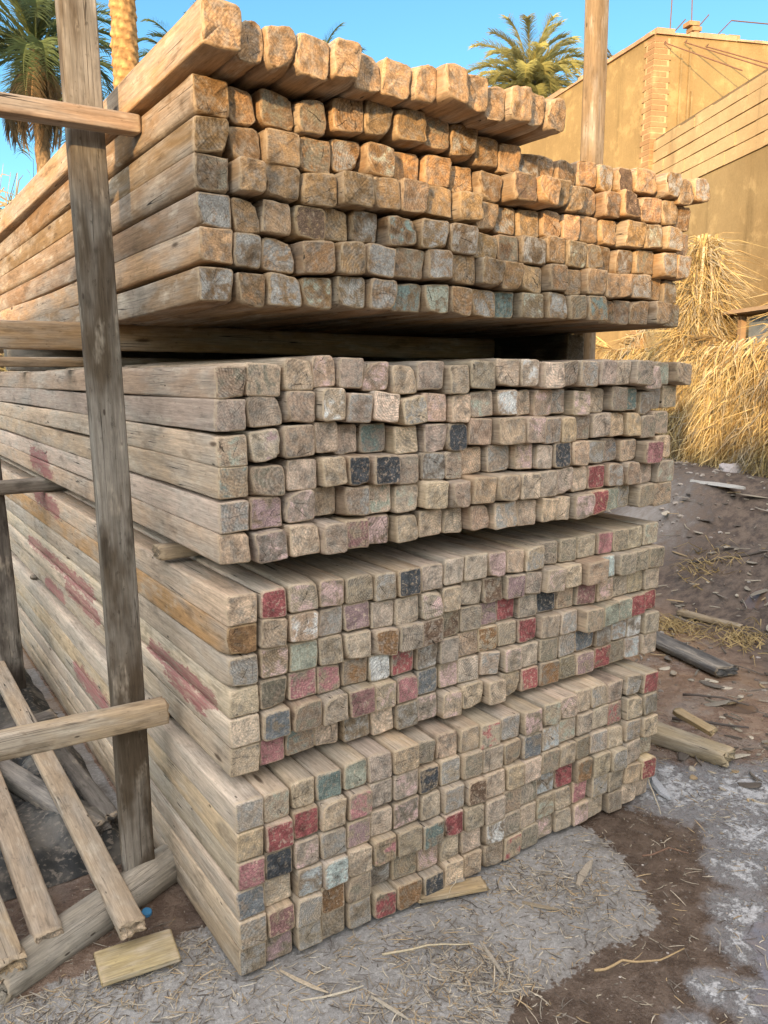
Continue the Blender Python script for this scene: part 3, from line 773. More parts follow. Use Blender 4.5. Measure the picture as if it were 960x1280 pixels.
tag(o, 'small pebbles, mud crumbs and pale rubble scattered on the ground', 'gravel', kind='stuff')

def tuft(x, y, n, r, label):
    V, F, Cc = [], [], []
    for i in range(n):
        a_ = rr.uniform(0, 6.28); L = rr.uniform(.08, .26); b_ = Vector((x+rr.gauss(0, r), y+rr.gauss(0, r), 0)); b_.z = ground_z(b_.x, b_.y)-.004
        d_ = Vector((cos(a_), sin(a_), rr.uniform(.05, .5)))
        k = rr.uniform(.8, 1.3); strip(V, F, Cc, [b_, b_+d_*L*.5+Vector((0, 0, .02)), b_+Vector((d_.x, d_.y, .02))*L], .010, (.46*k, .34*k, .16*k), Vector((rr.gauss(0, 1), rr.gauss(0, 1), .6)).normalized())
    tag(raw('straw_tuft', V, F, STRAW, cols=Cc), label, 'straw')
# individual sticks, splinters, stones
def twig(name, P, r, colr, label, cat='twig', group=None):
    P2 = []
    for i in range(len(P)-1):
        for f in (0, .33, .66):
            a, b = Vector(P[i]), Vector(P[i+1]); p = a.lerp(b, f); p += Vector((rr.gauss(0, .003), rr.gauss(0, .003), abs(rr.gauss(0, .0015)))); P2.append(p)
    P2.append(Vector(P[-1])); n = len(P2)
    P2 = [Vector((p.x, p.y, max(p.z, ground_z(p.x, p.y)+r*.6))) for p in P2]
    v, f = tube_geo(P2, [r*(1-.6*i/n) for i in range(n)], 6)
    o = raw(name, v, f, CHIP, cols=[(*colr, 1)]*len(v), smooth=True)
    return tag(o, label, cat, group)
twig('twig', [(.90, -.58, .01), (1.0, -.60, .015), (1.1, -.66, .01), (1.21, -.665, .01)], .0045, (.42, .30, .16), 'bent tan twig lying on the dark wet mud')
twig('twig', [(.41, -.155, .008), (.55, -.21, .01), (.675, -.278, .008)], .004, (.50, .42, .28), 'long pale straw stem on the dry ground below the lowest bundle')
twig('twig', [(2.63, .43, .01), (2.74, .28, .012), (2.86, .14, .01)], .010, (.10, .085, .075), 'dark thin stick behind the broken beam offcut')
twig('twig', [(2.95, .60, .01), (3.05, .42, .03), (3.12, .30, .01)], .008, (.12, .1, .085), 'forked dark twig on the mud, nearest the dark plank')
twig('twig', [(1.50, -.28, .01), (1.62, -.30, .012), (1.66, -.36, .01)], .004, (.20, .12, .08), 'reddish twig standing over the dark wet patch')
twig('twig', [(4.9, 1.95, .02), (5.1, 1.3, .03), (5.2, .8, .02)], .012, (.12, .1, .085), 'long dark stick across the far mud')
twig('twig', [(1.92, .06, .10), (1.85, -.05, .05), (1.80, -.13, .01)], .004, (.44, .38, .28), 'thin straw leaning on the right end of the lowest bundle')
twig('twig', [(.86, .01, .06), (.80, -.03, .03), (.74, -.06, .01)], .0025, (.5, .42, .3), 'short straw leaning on the base of the lowest bundle')
# dark roots / string tangle at right end
for (A, B, w, c_, lab) in [
    ((.722, -.255), (.679, -.416), .016, (.34, .30, .24), 'flat grey splinter pointing at the viewer on the dry ground'),
    ((1.185, -.246), (1.337, -.177), .030, (.36, .31, .24), 'wide pale wood chip beside the wet patch'),
    ((.123, -.022), (.197, -.187), .014, (.46, .38, .27), 'long wood splinter by the front corner of the lowest bundle'),
    ((.96, -.20), (1.03, -.30), .018, (.27, .22, .15), 'small brown wood chip in the middle of the dry ground'),
    ((.30, -.26), (.34, -.40), .012, (.40, .35, .27), 'grey splinter in the straw litter near the bottom edge'),
    ((.12, -.16), (.30, -.22), .006, (.55, .48, .36), 'thin pale straw crossing the litter at bottom'),
    ((5.65, 2.5), (5.45, 1.85), .10, (.50, .47, .42), 'white strip of debris on the far mud'),
    ((2.05, .10), (1.95, -.06), .05, (.42, .43, .44), 'crumpled pale strip at the right foot of the stack')]:
    V2, F2, C2 = [], [], []
    L = math.dist(A, B); x, y = (A[0]+B[0])/2, (A[1]+B[1])/2
    sliver(V2, F2, C2, x, y, ground_z(x, y)+.003, L, w, max(.003, w*.22), math.atan2(B[1]-A[1], B[0]-A[0]), c_, .03, rr.uniform(-.05, .05))
    tag(raw('wood_splinter', V2, F2, CHIP, cols=C2), lab, 'splinter')
def stone(x, y, r, colr, lab, sq=.6):
    V2, F2 = [], []
    import bmesh
    bm = bmesh.new(); bmesh.ops.create_icosphere(bm, subdivisions=3, radius=r)
    sd = rr.random()*50
    for v in bm.verts:
        k = 1+.45*mn.noise(v.co/r*1.1+Vector((sd, 0, 0)))+.15*mn.noise(v.co/r*3+Vector((sd, 3, 0)))
        v.co *= k; v.co.z *= sq
    me = bpy.data.meshes.new('stone'); bm.to_mesh(me); bm.free()
    a = me.attributes.new('tint', 'FLOAT_COLOR', 'POINT'); a.data.foreach_set('color', np.tile((*colr, 1), len(me.vertices)).astype(np.float32))
    o = link('stone', me, CHIP); o.location = (x, y, ground_z(x, y)+r*.25); tag(o, lab, 'stone')
stone(6.2, 2.45, .11, (.50, .44, .41), 'squarish pale pinkish stone on the far bank')
stone(5.2, 2.7, .09, (.48, .44, .38), 'rounded pale lump on the mud at the foot of the rubble')
stone(6.0, 3.5, .14, (.34, .29, .24), 'brown stone at the edge of the bank beside the stack')
stone(6.9, 2.9, .12, (.5, .42, .34), 'light stone under the thatch heap')
stone(6.35, 1.9, .10, (.45, .36, .27), 'sandy stone on the bank near the right edge')
tuft(4.0, 1.42, 150, .09, 'flattened tuft of yellow straw on the mud beyond the dark plank')
tuft(4.1, .95, 120, .10, 'yellow straw tuft near the right edge of the photo')
tuft(4.9, 1.75, 90, .12, 'farthest straw tuft on the wet mud')
# bottle cap
v, f = [], []
n = 24
for zz, r_k in ((0, .0165), (.011, .0165), (.013, .015), (.0135, .0)):
    for k in range(n):
        rad = r_k*(1+(.035 if k % 2 else 0) if zz < .012 else 1)
        v.append((rad*cos(2*pi*k/n), rad*sin(2*pi*k/n), zz))
for j in range(3):
    for k in range(n): f.append((j*n+k, j*n+(k+1) % n, (j+1)*n+(k+1) % n, (j+1)*n+k))
t = NT('blue_plastic'); CAPM = t.out((.05, .22, .42, 1), .35, spec=.5)
o = raw('bottle_cap', v, f, CAPM); o.location = (-.136, .462, ground_z(-.136, .462)+.004); o.rotation_euler = (.2, .1, 0)
tag(o, 'small blue plastic bottle cap on the ground by the log', 'bottle cap')
# crumpled dark sheeting in the shadow left of the stack
V, F = [], []
nx, ny = 70, 130
for j in range(ny):
    for i in range(nx):
        x = -.95+i/(nx-1)*.90; y = .80+j/(ny-1)*3.4
        zz = .035+.07*abs(mn.noise(Vector((x*3.5, y*2.2, 2))))+.035*abs(mn.noise(Vector((x*9, y*7, 5))))+.012*mn.noise(Vector((x*25, y*20, 8)))
        e = min(i, nx-1-i, j, ny-1-j)/6.; zz = zz*min(1, e)-.01*(1-min(1, e))
        V.append((x+.02*mn.noise(Vector((x*5, y*5, 1))), y+.04*mn.noise(Vector((x*5, y*5, 3))), zz))
for j in range(ny-1):
    for i in range(nx-1):
        a_ = j*nx+i; F.append((a_, a_+1, a_+nx+1, a_+nx))
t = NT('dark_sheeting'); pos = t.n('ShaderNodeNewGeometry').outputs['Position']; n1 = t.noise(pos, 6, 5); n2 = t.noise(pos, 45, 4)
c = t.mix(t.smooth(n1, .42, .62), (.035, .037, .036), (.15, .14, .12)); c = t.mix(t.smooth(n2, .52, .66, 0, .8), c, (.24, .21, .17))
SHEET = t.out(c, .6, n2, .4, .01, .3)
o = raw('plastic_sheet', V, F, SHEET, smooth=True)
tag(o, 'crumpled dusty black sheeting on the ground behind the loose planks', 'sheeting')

# ---------------------------------------------------------------- building, yard wall
def plaster(name, a, b, rough=.95):
    t = NT(name); pos = t.n('ShaderNodeNewGeometry').outputs['Position']
    n1 = t.noise(pos, .55, 5, .6); n2 = t.noise(pos, 4, 6, .65); n3 = t.noise(pos, 40, 4, .6)
    st = t.noise(t.vmul(pos, (2.2, 2.2, .22)), 1, 5, .6, .3)
    c = t.mix(t.smooth(n1, .35, .65), a, b)
    c = t.mix(t.smooth(st, .53, .68, 0, .6), c, tuple(k*.5 for k in a))
    c = t.mix(t.smooth(n2, .52, .66, 0, .5), c, tuple(min(1, k*1.3) for k in b))
    c = t.scale(c, t.math('MULTIPLY', t.lin(n3, .3, .7, .93, 1.06), t.lin(n2, .3, .7, .93, 1.06)))
    return t.out(c, rough, t.math('ADD', n2, t.math('MULTIPLY', n3, .3)), .5, .02, .15)
PL = plaster('mud_plaster', (.275, .18, .078), (.345, .23, .10)); PL2 = plaster('grey_plaster', (.26, .175, .08), (.33, .23, .11))
BL = plaster('limestone_block', (.43, .29, .145), (.50, .345, .18)); BRK = plaster('fired_brick', (.30, .165, .08), (.37, .235, .115)); JOINT = plaster('mortar', (.16, .11, .06), (.2, .14, .08))
ax = (wd, wn_)
K3 = (Kp[0], Kp[1], 0)
yw = empty('yard_wall', (Kp[0]-2*wd[0], Kp[1]-2*wd[1], .5))
def put(name, a, b, mat, parent, A=ax, O=K3, sub=None):
    v, f = box_geo(a, b, A, O)
    o = raw(name, v, f, mat); o.parent = parent; o.matrix_parent_inverse = Matrix.Translation(parent.location).inverted()
    return o
put('wall', (-12, -.32, -.6), (.20, -.02, 4.42), PL2, yw)
put('joint_bed', (-12, -.30, 4.42), (.20, -.035, 5.30), JOINT, yw)
z = 4.43
for k in range(5):
    parts = []; s = .20-((k % 2)*.21)
    first = True
    if k % 2: parts.append(box_geo((-.005, -.31, z), (.20, -.004, z+.158), ax, K3))
    while s > -12:
        L = .42+rr.uniform(-.01, .01)
        dpt = rr.uniform(-.008, .006)
        parts.append(box_geo((s-L+.004, -.31, z), (s, dpt, z+.158-(rr.uniform(0, .04) if k == 4 else 0)), ax, K3)); s -= L
    v, f = merge(parts); o = raw('block_course', v, f, BL); o.parent = yw; o.matrix_parent_inverse = Matrix.Translation(yw.location).inverted()
    z += .172
tag(yw, 'long plastered yard wall with pale stone block courses on top, at the right', 'wall')
# building
a15 = R(15.3); dl = (sin(a15), cos(a15)); nl = (-cos(a15), sin(a15)); a112 = R(112); dr = (sin(a112), cos(a112)); nr = (cos(a112)*-1*-1, -sin(a112)*-1*-1)
Bc = (9.55, 6.30)
bd = empty('plastered_building', (Bc[0], Bc[1], .5))
P_ = [Vector((Bc[0], Bc[1], 0)), Vector((Bc[0]+dr[0]*11, Bc[1]+dr[1]*11, 0)), Vector((Bc[0]+dr[0]*11+dl[0]*9, Bc[1]+dr[1]*11+dl[1]*9, 0)), Vector((Bc[0]+dl[0]*9, Bc[1]+dl[1]*9, 0))]
def prism(P, z0, z1):
    n = len(P); V = [(p.x, p.y, z0) for p in P]+[(p.x, p.y, z1) for p in P]
    F = [(i, (i+1) % n, n+(i+1) % n, n+i) for i in range(n)]+[tuple(range(n))[::-1], tuple(range(n, 2*n))]
    return V, F
def sub(name, geo, mat, parent):
    o = raw(name, geo[0], geo[1], mat); o.parent = parent; o.matrix_parent_inverse = Matrix.Translation(parent.location).inverted(); return o
sub('wall', prism(P_, -.6, 6.74), PL, bd)
# roof edge with ragged mortar lip
parts = []
for (O, D_, N_) in ((P_[0], dr, (-dl[0], -dl[1])), (P_[0], dl, (-dr[0], -dr[1]))):
    s = 0
    while s < 9:
        L = rr.uniform(.2, .6); parts.append(box_geo((s, -.25, 6.743), (s+L-.01, .02+rr.uniform(0, .02), 6.80+rr.uniform(-.03, .03)), (D_, N_), O)); s += L
sub('roof_edge', merge(parts), plaster('roof_mortar', (.40, .24, .14), (.5, .34, .2)), bd)
# corner pier with bare bricks
parts = []
z = .4
k = 0
while z < 6.7:
    prd = rr.uniform(.013, .020)
    wA = .26 if k % 2 else .20; wB = .14 if k % 2 else .22
    parts.append(box_geo((-prd, -prd, z), (wA, wB, z+.064), (dr, dl), (P_[0].x, P_[0].y, 0)))
    z += .078; k += 1
sub('brick_pier', merge(parts), BRK, bd)
ccx = box_geo((-.012, -.012, -.4), (.24, .18, 6.7), (dr, dl), (P_[0].x, P_[0].y, 0)); sub('pier_mortar', ccx, BL, bd)
parts = []
for s_, z0, z1 in ((.42, 5.0, 6.5), (.56, 4.6, 6.6), (.62, 4.6, 6.0)):
    parts.append(box_geo((s_, .0, z0), (s_+.025, .03, z1), (dr, (-dl[0], -dl[1])), (P_[0].x, P_[0].y, 0)))
sub('conduit', merge(parts), PL2, bd)
tag(bd, 'tall tan plastered building with a bare brick corner, behind the yard wall', 'building')
# rusty reinforcing bars
t = NT('rusty_steel'); pos = t.n('ShaderNodeNewGeometry').outputs['Position']; RUST = t.out(t.mix(t.noise(pos, 30), (.12, .055, .035), (.22, .12, .075)), .9)
def rp(s, out_, z): return Vector((P_[0].x+dr[0]*s-dl[0]*out_, P_[0].y+dr[1]*s-dl[1]*out_, z))
for i, (pts, lab) in enumerate([
    ([rp(.75, .9, 6.0), rp(.12, .05, 6.62), rp(.9, -.6, 7.25)], 'bent rusty bar sticking out of the roof edge, closest to the brick corner'),
    ([rp(1.2, .9, 6.05), rp(.45, .05, 6.65), rp(1.3, -.6, 7.35)], 'middle bent rusty bar of the three on the roof edge'),
    ([rp(1.6, .8, 6.1), rp(.8, .05, 6.62), rp(1.7, -.6, 7.3), rp(2.9, -.7, 7.35)], 'right-hand bent rusty bar whose tip runs off toward the right'),
    ([rp(.30, -.1, 6.6), rp(.33, -.12, 8.4)], 'upright thin bar above the brick corner'),
    ([rp(.66, -.1, 6.7), rp(.60, -.1, 8.2)], 'upright thin bar beside the broken bricks'),
    ([rp(1.3, .02, 5.95), rp(1.55, .35, 5.65)], 'short bar poking from the wall face')]):
    v, f = tube_geo(pts, .009, 6); tag(raw('rebar', v, f, RUST, smooth=False), lab, 'rebar', 'steel bars on the building')
for i, (s, zz, n) in enumerate([(.62, 6.8, 3), (1.05, 6.8, 1), (1.3, 6.8, 1)]):
    parts = []
    for k in range(n): parts.append(box_geo((s+rr.uniform(-.05, .1), -.2, zz+k*.07), (s+rr.uniform(.12, .17), -.05, zz+k*.07+.06), (dr, (-dl[0], -dl[1])), (P_[0].x, P_[0].y, 0)))
    v, f = merge(parts); tag(raw('loose_bricks', v, f, BRK), ['tallest pile of red bricks on the roof edge', 'small red brick pair in the middle of the roof edge', 'small red brick pair furthest right on the roof edge'][i], 'bricks', 'brick stubs on the roof edge')

# ---------------------------------------------------------------- dried palm thatch
def strawcol():
    c = rr.choice([(.62, .46, .19), (.70, .53, .25), (.54, .38, .15), (.74, .58, .31), (.44, .29, .12), (.26, .17, .07), (.55, .46, .30), (.42, .35, .24)]); k = rr.uniform(.75, 1.1)
    return tuple(q*k for q in c)
W0 = Kp+wn_*.95
def wpt(s, out_, z): return Vector((W0[0]+wd[0]*s+wn_[0]*out_, W0[1]+wd[1]*s+wn_[1]*out_, z))
def frond(V, F, Cc, A, B, droop, nl_, ll, rachis=.018, out_=Vector((0, 0, 0))):
    pts = []
    for i in range(9):
        f = i/8; p = A.lerp(B, f); p.z += droop*4*f*(1-f); pts.append(p)
    strip(V, F, Cc, pts, rachis*2, strawcol(), Vector((rr.gauss(0, 1), rr.gauss(0, 1), .3)).normalized())
    c0 = strawcol()
    for k in range(nl_):
        f = .12+.88*k/nl_; i = min(7, int(f*8)); p = pts[i].lerp(pts[i+1], f*8-i); T = (pts[i+1]-pts[i]).normalized()
        sd = Vector((rr.gauss(0, 1), rr.gauss(0, 1), rr.gauss(-.5, .6))).normalized()
        L = ll*rr.uniform(.6, 1.15); q1 = p+(T*.5+sd*.7)*L*.5+out_*L*.3; q2 = q1+(T*.3+sd*.7+Vector((rr.gauss(0, .3), rr.gauss(0, .3), -.7)))*L*.5
        kk = rr.uniform(.75, 1.2)
        strip(V, F, Cc, [p, q1, q2], .015, tuple(q*kk for q in c0), Vector((rr.gauss(0, 1), rr.gauss(0, 1), rr.gauss(0, 1))).normalized())
# fence of lying fronds
V, F, Cc = [], [], []
NV = Vector((wn_[0], wn_[1], 0))
for i in range(330):
    s = rr.uniform(-9, -1.5); z0 = rr.uniform(1.0, 2.08)
    up_ = rr.random()
    L = rr.uniform(.9, 1.7); a_ = rr.gauss(0, .22) if up_ < .4 else rr.uniform(-1.5, -.9)
    A = wpt(s, rr.uniform(-.1, .25), z0); dirn = rr.choice([-1, 1])
    B = wpt(s+dirn*L*cos(a_), rr.uniform(-.05, .3), max(.85, z0+L*sin(a_)))
    if a_ < -.8: A.z = 2.1+rr.uniform(-.1, .1)
    frond(V, F, Cc, A, B, rr.uniform(-.05, .12), 80, .32, .010, NV)
for i in range(10500):
    s = rr.uniform(-9, -1.4); z0 = rr.choice([rr.uniform(1.7, 2.15), rr.uniform(1.0, 1.9)]); A = wpt(s, rr.uniform(.05, .3), z0)
    L = rr.uniform(.25, .6); sl = rr.gauss(0, .35)
    P = [A, A+Vector((wd[0]*sl, wd[1]*sl, -.5))*L*.6+NV*.08, A+Vector((wd[0]*sl*1.6, wd[1]*sl*1.6, -1.))*L+NV*.10]
    if P[2].z < .75: continue
    strip(V, F, Cc, P, rr.uniform(.006, .019), strawcol(), Vector((rr.gauss(0, 1), rr.gauss(0, 1), .2)).normalized())
o0 = len(V)
bk = []
for i in range(60):
    s = -9.2+i*.135
    for z_ in (.5, 1.3, 2.02): bk.append(tuple(wpt(s, -.12+.05*rr.random(), z_+rr.uniform(-.05, .08)*(z_ > 2))))
V += bk; Cc += [(.46, .31, .12, 1)]*len(bk)
for i in range(59):
    for j in range(2): a_ = o0+i*3+j; F.append((a_, a_+3, a_+4, a_+1))
o = raw('thatch_fence', V, F, STRAW, cols=Cc)
tag(o, 'shaggy golden fence of dried palm fronds along the yard wall', 'thatch fence')
def heap(cx, cy, zb, zt, rad, n, name, label):
    V, F, Cc = [], [], []
    for i in range(n):
        a_ = rr.uniform(0, 6.28); hz = rr.random()**.8; r0 = rad*(1-hz)*rr.uniform(.6, 1.0)+.03
        A = Vector((cx+cos(a_)*r0, cy+sin(a_)*r0, zb+(zt-zb)*hz))
        if rr.random() < .2:   # fronds running up the heap
            T = Vector((cx+rr.gauss(0, .08), cy+rr.gauss(0, .08), zt+rr.uniform(-.4, .1))); Bp = Vector((cx+cos(a_)*rad*1.05, cy+sin(a_)*rad*1.05, zb))
            if i % 4 == 0: frond(V, F, Cc, T, Bp, rr.uniform(0, .1), 50, .3, .014)
            continue
        L = rr.uniform(.2, .5); tw = rr.gauss(0, .7)
        dv = Vector((cos(a_)*.45-sin(a_)*tw, sin(a_)*.45+cos(a_)*tw, rr.uniform(-.9, .25)))
        P = [A, A+dv*L*.5+Vector((0, 0, .04)), A+dv*L+Vector((0, 0, -.12*L))]
        strip(V, F, Cc, P, rr.uniform(.006, .019), strawcol(), Vector((rr.gauss(0, 1), rr.gauss(0, 1), .2)).normalized())
    o0 = len(V); n_ = 14
    for z_, r_k in ((zb-.2, .9), (zb+(zt-zb)*.5, .45), (zt-.15, .03)):
        for k in range(n_): V.append((cx+rad*r_k*cos(k*2*pi/n_), cy+rad*r_k*sin(k*2*pi/n_), z_)); Cc.append((.44, .30, .12, 1))
    for j in range(2):
        for k in range(n_): F.append((o0+j*n_+k, o0+j*n_+(k+1) % n_, o0+(j+1)*n_+(k+1) % n_, o0+(j+1)*n_+k))
    o = raw(name, V, F, STRAW, cols=Cc); tag(o, label, 'thatch heap')
heap(7.32, 3.70, .9, 3.25, .47, 7500, 'thatch_heap', 'tall pointed heap of dried palm fronds beside the stack')
heap(6.70, 2.10, .9, 2.6, .36, 3600, 'thatch_heap', 'lower thatch heap cut off by the right edge of the photo')
# lean-to between the heaps
lt = empty('lean_to', (7.3, 2.6, .9))
def lsub(name, geo, mat): return sub(name, geo, mat, lt)
t = NT('old_boards'); pos = t.n('ShaderNodeNewGeometry').outputs['Position']; OLD = t.out(t.mix(t.noise(pos, 9, 5), (.30, .19, .11), (.42, .29, .17)), .9)
t = NT('blue_grey_tarp'); pos = t.n('ShaderNodeNewGeometry').outputs['Position']; TARP = t.out(t.mix(t.noise(pos, 9, 5), (.14, .17, .19), (.30, .32, .32)), .7)
lsub('roof', box_geo((-2.2, -.42, 0), (.2, .3, .04), ((.4415*.97, .8973*.97), (-.8973, .4415)), (7.55, 3.25, 2.45)), OLD)
lsub('tarp', box_geo((-1.6, .0, 0), (-.02, .03, .36), ((.4415, .8973), (-.8973, .4415)), (7.45, 3.15, 2.05)), TARP)
for s in (-1.6, 0.):
    lsub('post', box_geo((s, .05, 0), (s+.07, .11, 1.58), ((.4415, .8973), (-.8973, .4415)), (7.45, 3.15, .85)), OLD)
tag(lt, 'small lean-to with a brown roof board and grey-blue tarp behind the thatch', 'lean-to')

# ---------------------------------------------------------------- palms
def palm(x, y, ztop, zbase, R_, nf, rt_, label, dead=16, green=(.075, .105, .035), seed=1, trunkcol=(.30, .19, .10), crown=True, lean=0.):
    nlf = 60 if nf > 60 else 46
    r = random.Random(seed)
    root = empty('palm_tree', (x, y, zbase))
    # trunk with leaf-base scales
    nseg = int((ztop-zbase)/.028) if seed == 7 else 90; na = 36
    V, F, Cc = [], [], []
    for j in range(nseg+1):
        z = zbase+(ztop-zbase)*j/nseg; f = j/nseg
        for k in range(na):
            a_ = 2*pi*k/na
            u = (z/.16+2*k/na) % 1.; v2 = (k/na*8+math.floor(z/.16+2*k/na)*.5) % 1.
            bump = (1-u)*(.15+.12*mn.noise(Vector((math.floor(z/.16+2*k/na)*1.7, math.floor(k/na*8)*2.3, seed))))*(1-abs(v2-.5)*1.2)
            rad = rt_*(1.12-.18*f)*(.88+bump+.10*mn.noise(Vector((cos(a_)*2, sin(a_)*2, z*5+seed))))
            V.append((lean*f*f+rad*cos(a_), rad*sin(a_), z-zbase)); kk = .45+.75*(bump/.16)+.2*mn.noise(Vector((a_*6, z*12, 3)))
            Cc.append((trunkcol[0]*kk, trunkcol[1]*kk, trunkcol[2]*kk, 1))
    for j in range(nseg):
        for k in range(na): F.append((j*na+k, j*na+(k+1) % na, (j+1)*na+(k+1) % na, (j+1)*na+k))
    raw('trunk', V, F, TRUNK, root, smooth=True, cols=Cc)
    top = Vector((lean, 0, ztop-zbase))
    for part, cnt in (('crown', nf), ('dead_fronds', dead)):
        if not cnt: continue
        V, F, Cc = [], [], []
        for i in range(cnt):
            az = i*2.39996+r.uniform(-.25, .25)
            if part == 'crown': el = R(84)-R(118)*(i/cnt)**.9+r.gauss(0, .07); L = R_*r.uniform(.85, 1.1); base = green; dr_ = .55
            else: el = R(-50)-R(35)*r.random(); L = R_*r.uniform(.55, .9); base = (.21, .15, .085) if r.random() < .6 else (.10, .08, .05); dr_ = .25
            k = r.uniform(.7, 1.35); yel = r.random()*.5*(1 if el > .3 else .5); c0 = (base[0]*k*(1+yel), base[1]*k*(1+yel*.6), base[2]*k)
            pts = []; p = top.copy(); e = el; N = 12
            for j in range(N+1):
                pts.append(p.copy()); p = p+Vector((cos(az)*cos(e), sin(az)*cos(e), sin(e)))*L/N; e -= dr_*2.2*(j/N)*(.5+.5*cos(el))*.28+.01
            strip(V, F, Cc, pts, .07, (c0[0]*1.5, c0[1]*1.3, c0[2]*1.1))
            sidev = Vector((-sin(az), cos(az), 0)); nl_ = nlf
            for m in range(nl_):
                f = .14+.86*m/nl_; jj = min(N-1, int(f*N)); p = pts[jj].lerp(pts[jj+1], f*N-jj); T = (pts[jj+1]-pts[jj]).normalized(); up_ = sidev.cross(T)*-1
                ll = R_*.19*(1.15-abs(f-.45)*.9)*r.uniform(.8, 1.1)
                for sd in (-1, 1):
                    d_ = (T*.62+sidev*sd*.62+Vector((0, 0, r.uniform(-.05, .4)-(.5 if part != 'crown' else 0)))).normalized()
                    q = p+d_*ll; q2 = p+d_*ll*.5+Vector((0, 0, .02)); kk = r.uniform(.8, 1.25)
                    strip(V, F, Cc, [p, q2, q+Vector((0, 0, -.12*ll))], .045*R_/2.8, (c0[0]*kk, c0[1]*kk, c0[2]*kk), T)
        raw(part, V, F, LEAF if part == 'crown' else STRAW, root, cols=Cc)
    tag(root, label, 'palm tree', 'date palms around the yard')
TRUNK = tint_mat('palm_trunk', .95, .3, sc=14)
palm(5.35, 27.6, 12.3, 0, 3.5, 54, .25, 'date palm at the top left with a hanging dark skirt of dead fronds', dead=42, seed=3, green=(.09, .12, .055))
palm(25.6, 25.8, 14.3, 0, 3.2, 70, .26, 'date palm rising above the stack left of the sunlit post', dead=8, seed=5, green=(.25, .245, .10))
palm(3.85, 13.2, 12.5, 0, 2.6, 36, .235, 'thick orange palm trunk rising behind the front post', dead=10, seed=7, trunkcol=(.50, .27, .10))
palm(15.6, 27.2, 13.0, 0, 2.3, 34, .22, 'far palm whose frond tips barely show above the loose top beams', dead=6, seed=11)
palm(28.9, 23.6, 14.6, 0, 2.0, 34, .22, 'far palm peeking out behind the building roof slope', dead=16, seed=13, green=(.13, .11, .05))
palm(9.1, 23.8, 11.1, 0, 2.2, 34, .22, 'dark palm with its frond tips just above the nearest loose top beam', dead=6, seed=17)
# dry reeds behind the left end
V, F, Cc = [], [], []
for i in range(420):
    A = Vector((rr.gauss(.35, .55), rr.gauss(6.6, .4), 0)); h_ = rr.uniform(2.2, 4.0); az = rr.uniform(0, 6.28); ln = rr.uniform(.05, .7)
    P = []
    for k in range(7):
        f = k/6; P.append(A+Vector((cos(az)*ln*f**2, sin(az)*ln*f**2, h_*f-ln*.6*f**4)))
    c_ = rr.choice([(.50, .40, .24), (.38, .29, .16), (.28, .25, .13)]); strip(V, F, Cc, P, .045, c_, Vector((rr.gauss(0, 1), rr.gauss(0, 1), .1)).normalized())
    for m in range(10):
        f = .5+.5*m/10; p = P[min(5, int(f*6))].lerp(P[min(6, int(f*6)+1)], .5); d_ = Vector((rr.gauss(0, 1), rr.gauss(0, 1), rr.uniform(-.8, .8))).normalized()
        strip(V, F, Cc, [p, p+d_*.18+Vector((0, 0, .03)), p+d_*.34+Vector((0, 0, -.07))], .02, c_, Vector((rr.gauss(0, 1), rr.gauss(0, 1), .1)).normalized())
o = raw('dry_reeds', V, F, STRAW, cols=Cc); tag(o, 'clump of dry tan reeds behind the far left end of the stack', 'reeds')

# ---------------------------------------------------------------- unseen house added behind the viewer as shadow caster for the lower stack
SUN_AZ, SUN_EL = 55., 11.0
sd = Vector((sin(R(SUN_AZ))*cos(R(SUN_EL)), cos(R(SUN_AZ))*cos(R(SUN_EL)), -sin(R(SUN_EL))))
D0 = 9.; hd = Vector((sin(R(SUN_AZ)), cos(R(SUN_AZ)), 0)); pv = Vector((hd.y, -hd.x, 0))
O_ = -hd*D0
ZT = 2.42+D0*math.tan(R(SUN_EL))
nb = empty('shadow_caster_house', (O_.x, O_.y, 0))
sub('wall', box_geo((-14, -5, -.1), (16, 0, ZT-.12), ((pv.x, pv.y), (hd.x, hd.y)), (O_.x, O_.y, 0)), PL, nb)
sub('roof_edge', box_geo((-14.1, -5.1, ZT-.117), (16.1, .06, ZT), ((pv.x, pv.y), (hd.x, hd.y)), (O_.x, O_.y, 0)), BL, nb)
tag(nb, 'unseen low plain house added behind the viewer to shade the lower stack', 'house')

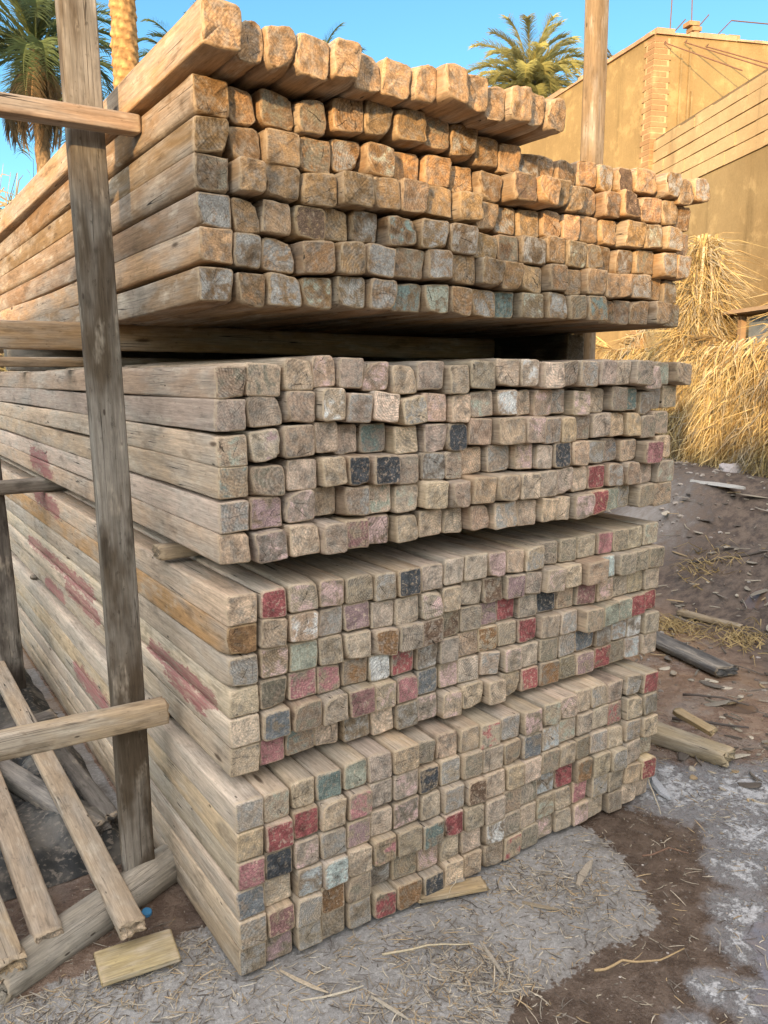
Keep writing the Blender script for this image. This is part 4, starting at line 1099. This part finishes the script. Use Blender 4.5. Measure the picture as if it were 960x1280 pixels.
# ---------------------------------------------------------------- light, sky, camera
w = bpy.data.worlds.new('World'); S.world = w; w.use_nodes = True
t = NT('', world=w)
SKYT = (.95, 1.62, 1.78); SKY_FILL = (18.5, 15.8, 13.6, 1)  # second colour: warm fill added on the sky's sun side to lift shaded faces
sky = t.n('ShaderNodeTexSky', sky_type='NISHITA', sun_disc=False, sun_elevation=R(SUN_EL+10), sun_rotation=R(SUN_AZ+180), altitude=0, air_density=1., dust_density=.3, ozone_density=1.)
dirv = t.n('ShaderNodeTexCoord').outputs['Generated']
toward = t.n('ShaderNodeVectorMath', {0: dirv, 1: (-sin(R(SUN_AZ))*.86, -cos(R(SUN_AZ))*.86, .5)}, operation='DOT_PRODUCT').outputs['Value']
fill_amt = t.smooth(toward, -.15, .95)
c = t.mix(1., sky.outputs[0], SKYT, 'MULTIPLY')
c = t.mix(1., c, t.scale(t.n('ShaderNodeRGB').outputs[0], fill_amt), 'ADD')
[n for n in t.t.nodes if n.type == 'RGB'][0].outputs[0].default_value = SKY_FILL
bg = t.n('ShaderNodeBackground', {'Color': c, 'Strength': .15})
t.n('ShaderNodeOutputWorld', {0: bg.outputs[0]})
ld = bpy.data.lights.new('sun', 'SUN'); ld.energy = 7.6; ld.angle = R(1.5); ld.color = (1., .67, .33)
lo = bpy.data.objects.new('sun', ld); col.objects.link(lo); lo.rotation_euler = sd.to_track_quat('-Z', 'Y').to_euler(); lo.location = (-8, -6, 8)
cd = bpy.data.cameras.new('camera'); co = bpy.data.objects.new('camera', cd); col.objects.link(co)
co.location = cam_p
Y_, P__, R__ = R(33.8112), R(9.6491), R(-.064)
fw = Vector((sin(Y_)*cos(P__), cos(Y_)*cos(P__), -sin(P__))); rt = Vector((cos(Y_), -sin(Y_), 0)); up = rt.cross(fw)
rt2 = rt*cos(R__)+up*sin(R__); up2 = up*cos(R__)-rt*sin(R__)
co.matrix_world = Matrix(((rt2.x, up2.x, -fw.x, cam_p[0]), (rt2.y, up2.y, -fw.y, cam_p[1]), (rt2.z, up2.z, -fw.z, cam_p[2]), (0, 0, 0, 1)))
cd.sensor_fit = 'VERTICAL'; cd.sensor_height = 36; cd.lens = 990.361/1280*36; cd.clip_end = 1000; cd.clip_start = .05
S.camera = co
S.view_settings.view_transform = 'Standard'; S.view_settings.look = 'None'; S.view_settings.exposure = 0; S.view_settings.gamma = 1
S.cycles.use_denoising = True; S.cycles.max_bounces = 5; S.cycles.diffuse_bounces = 2; S.cycles.adaptive_threshold = .02
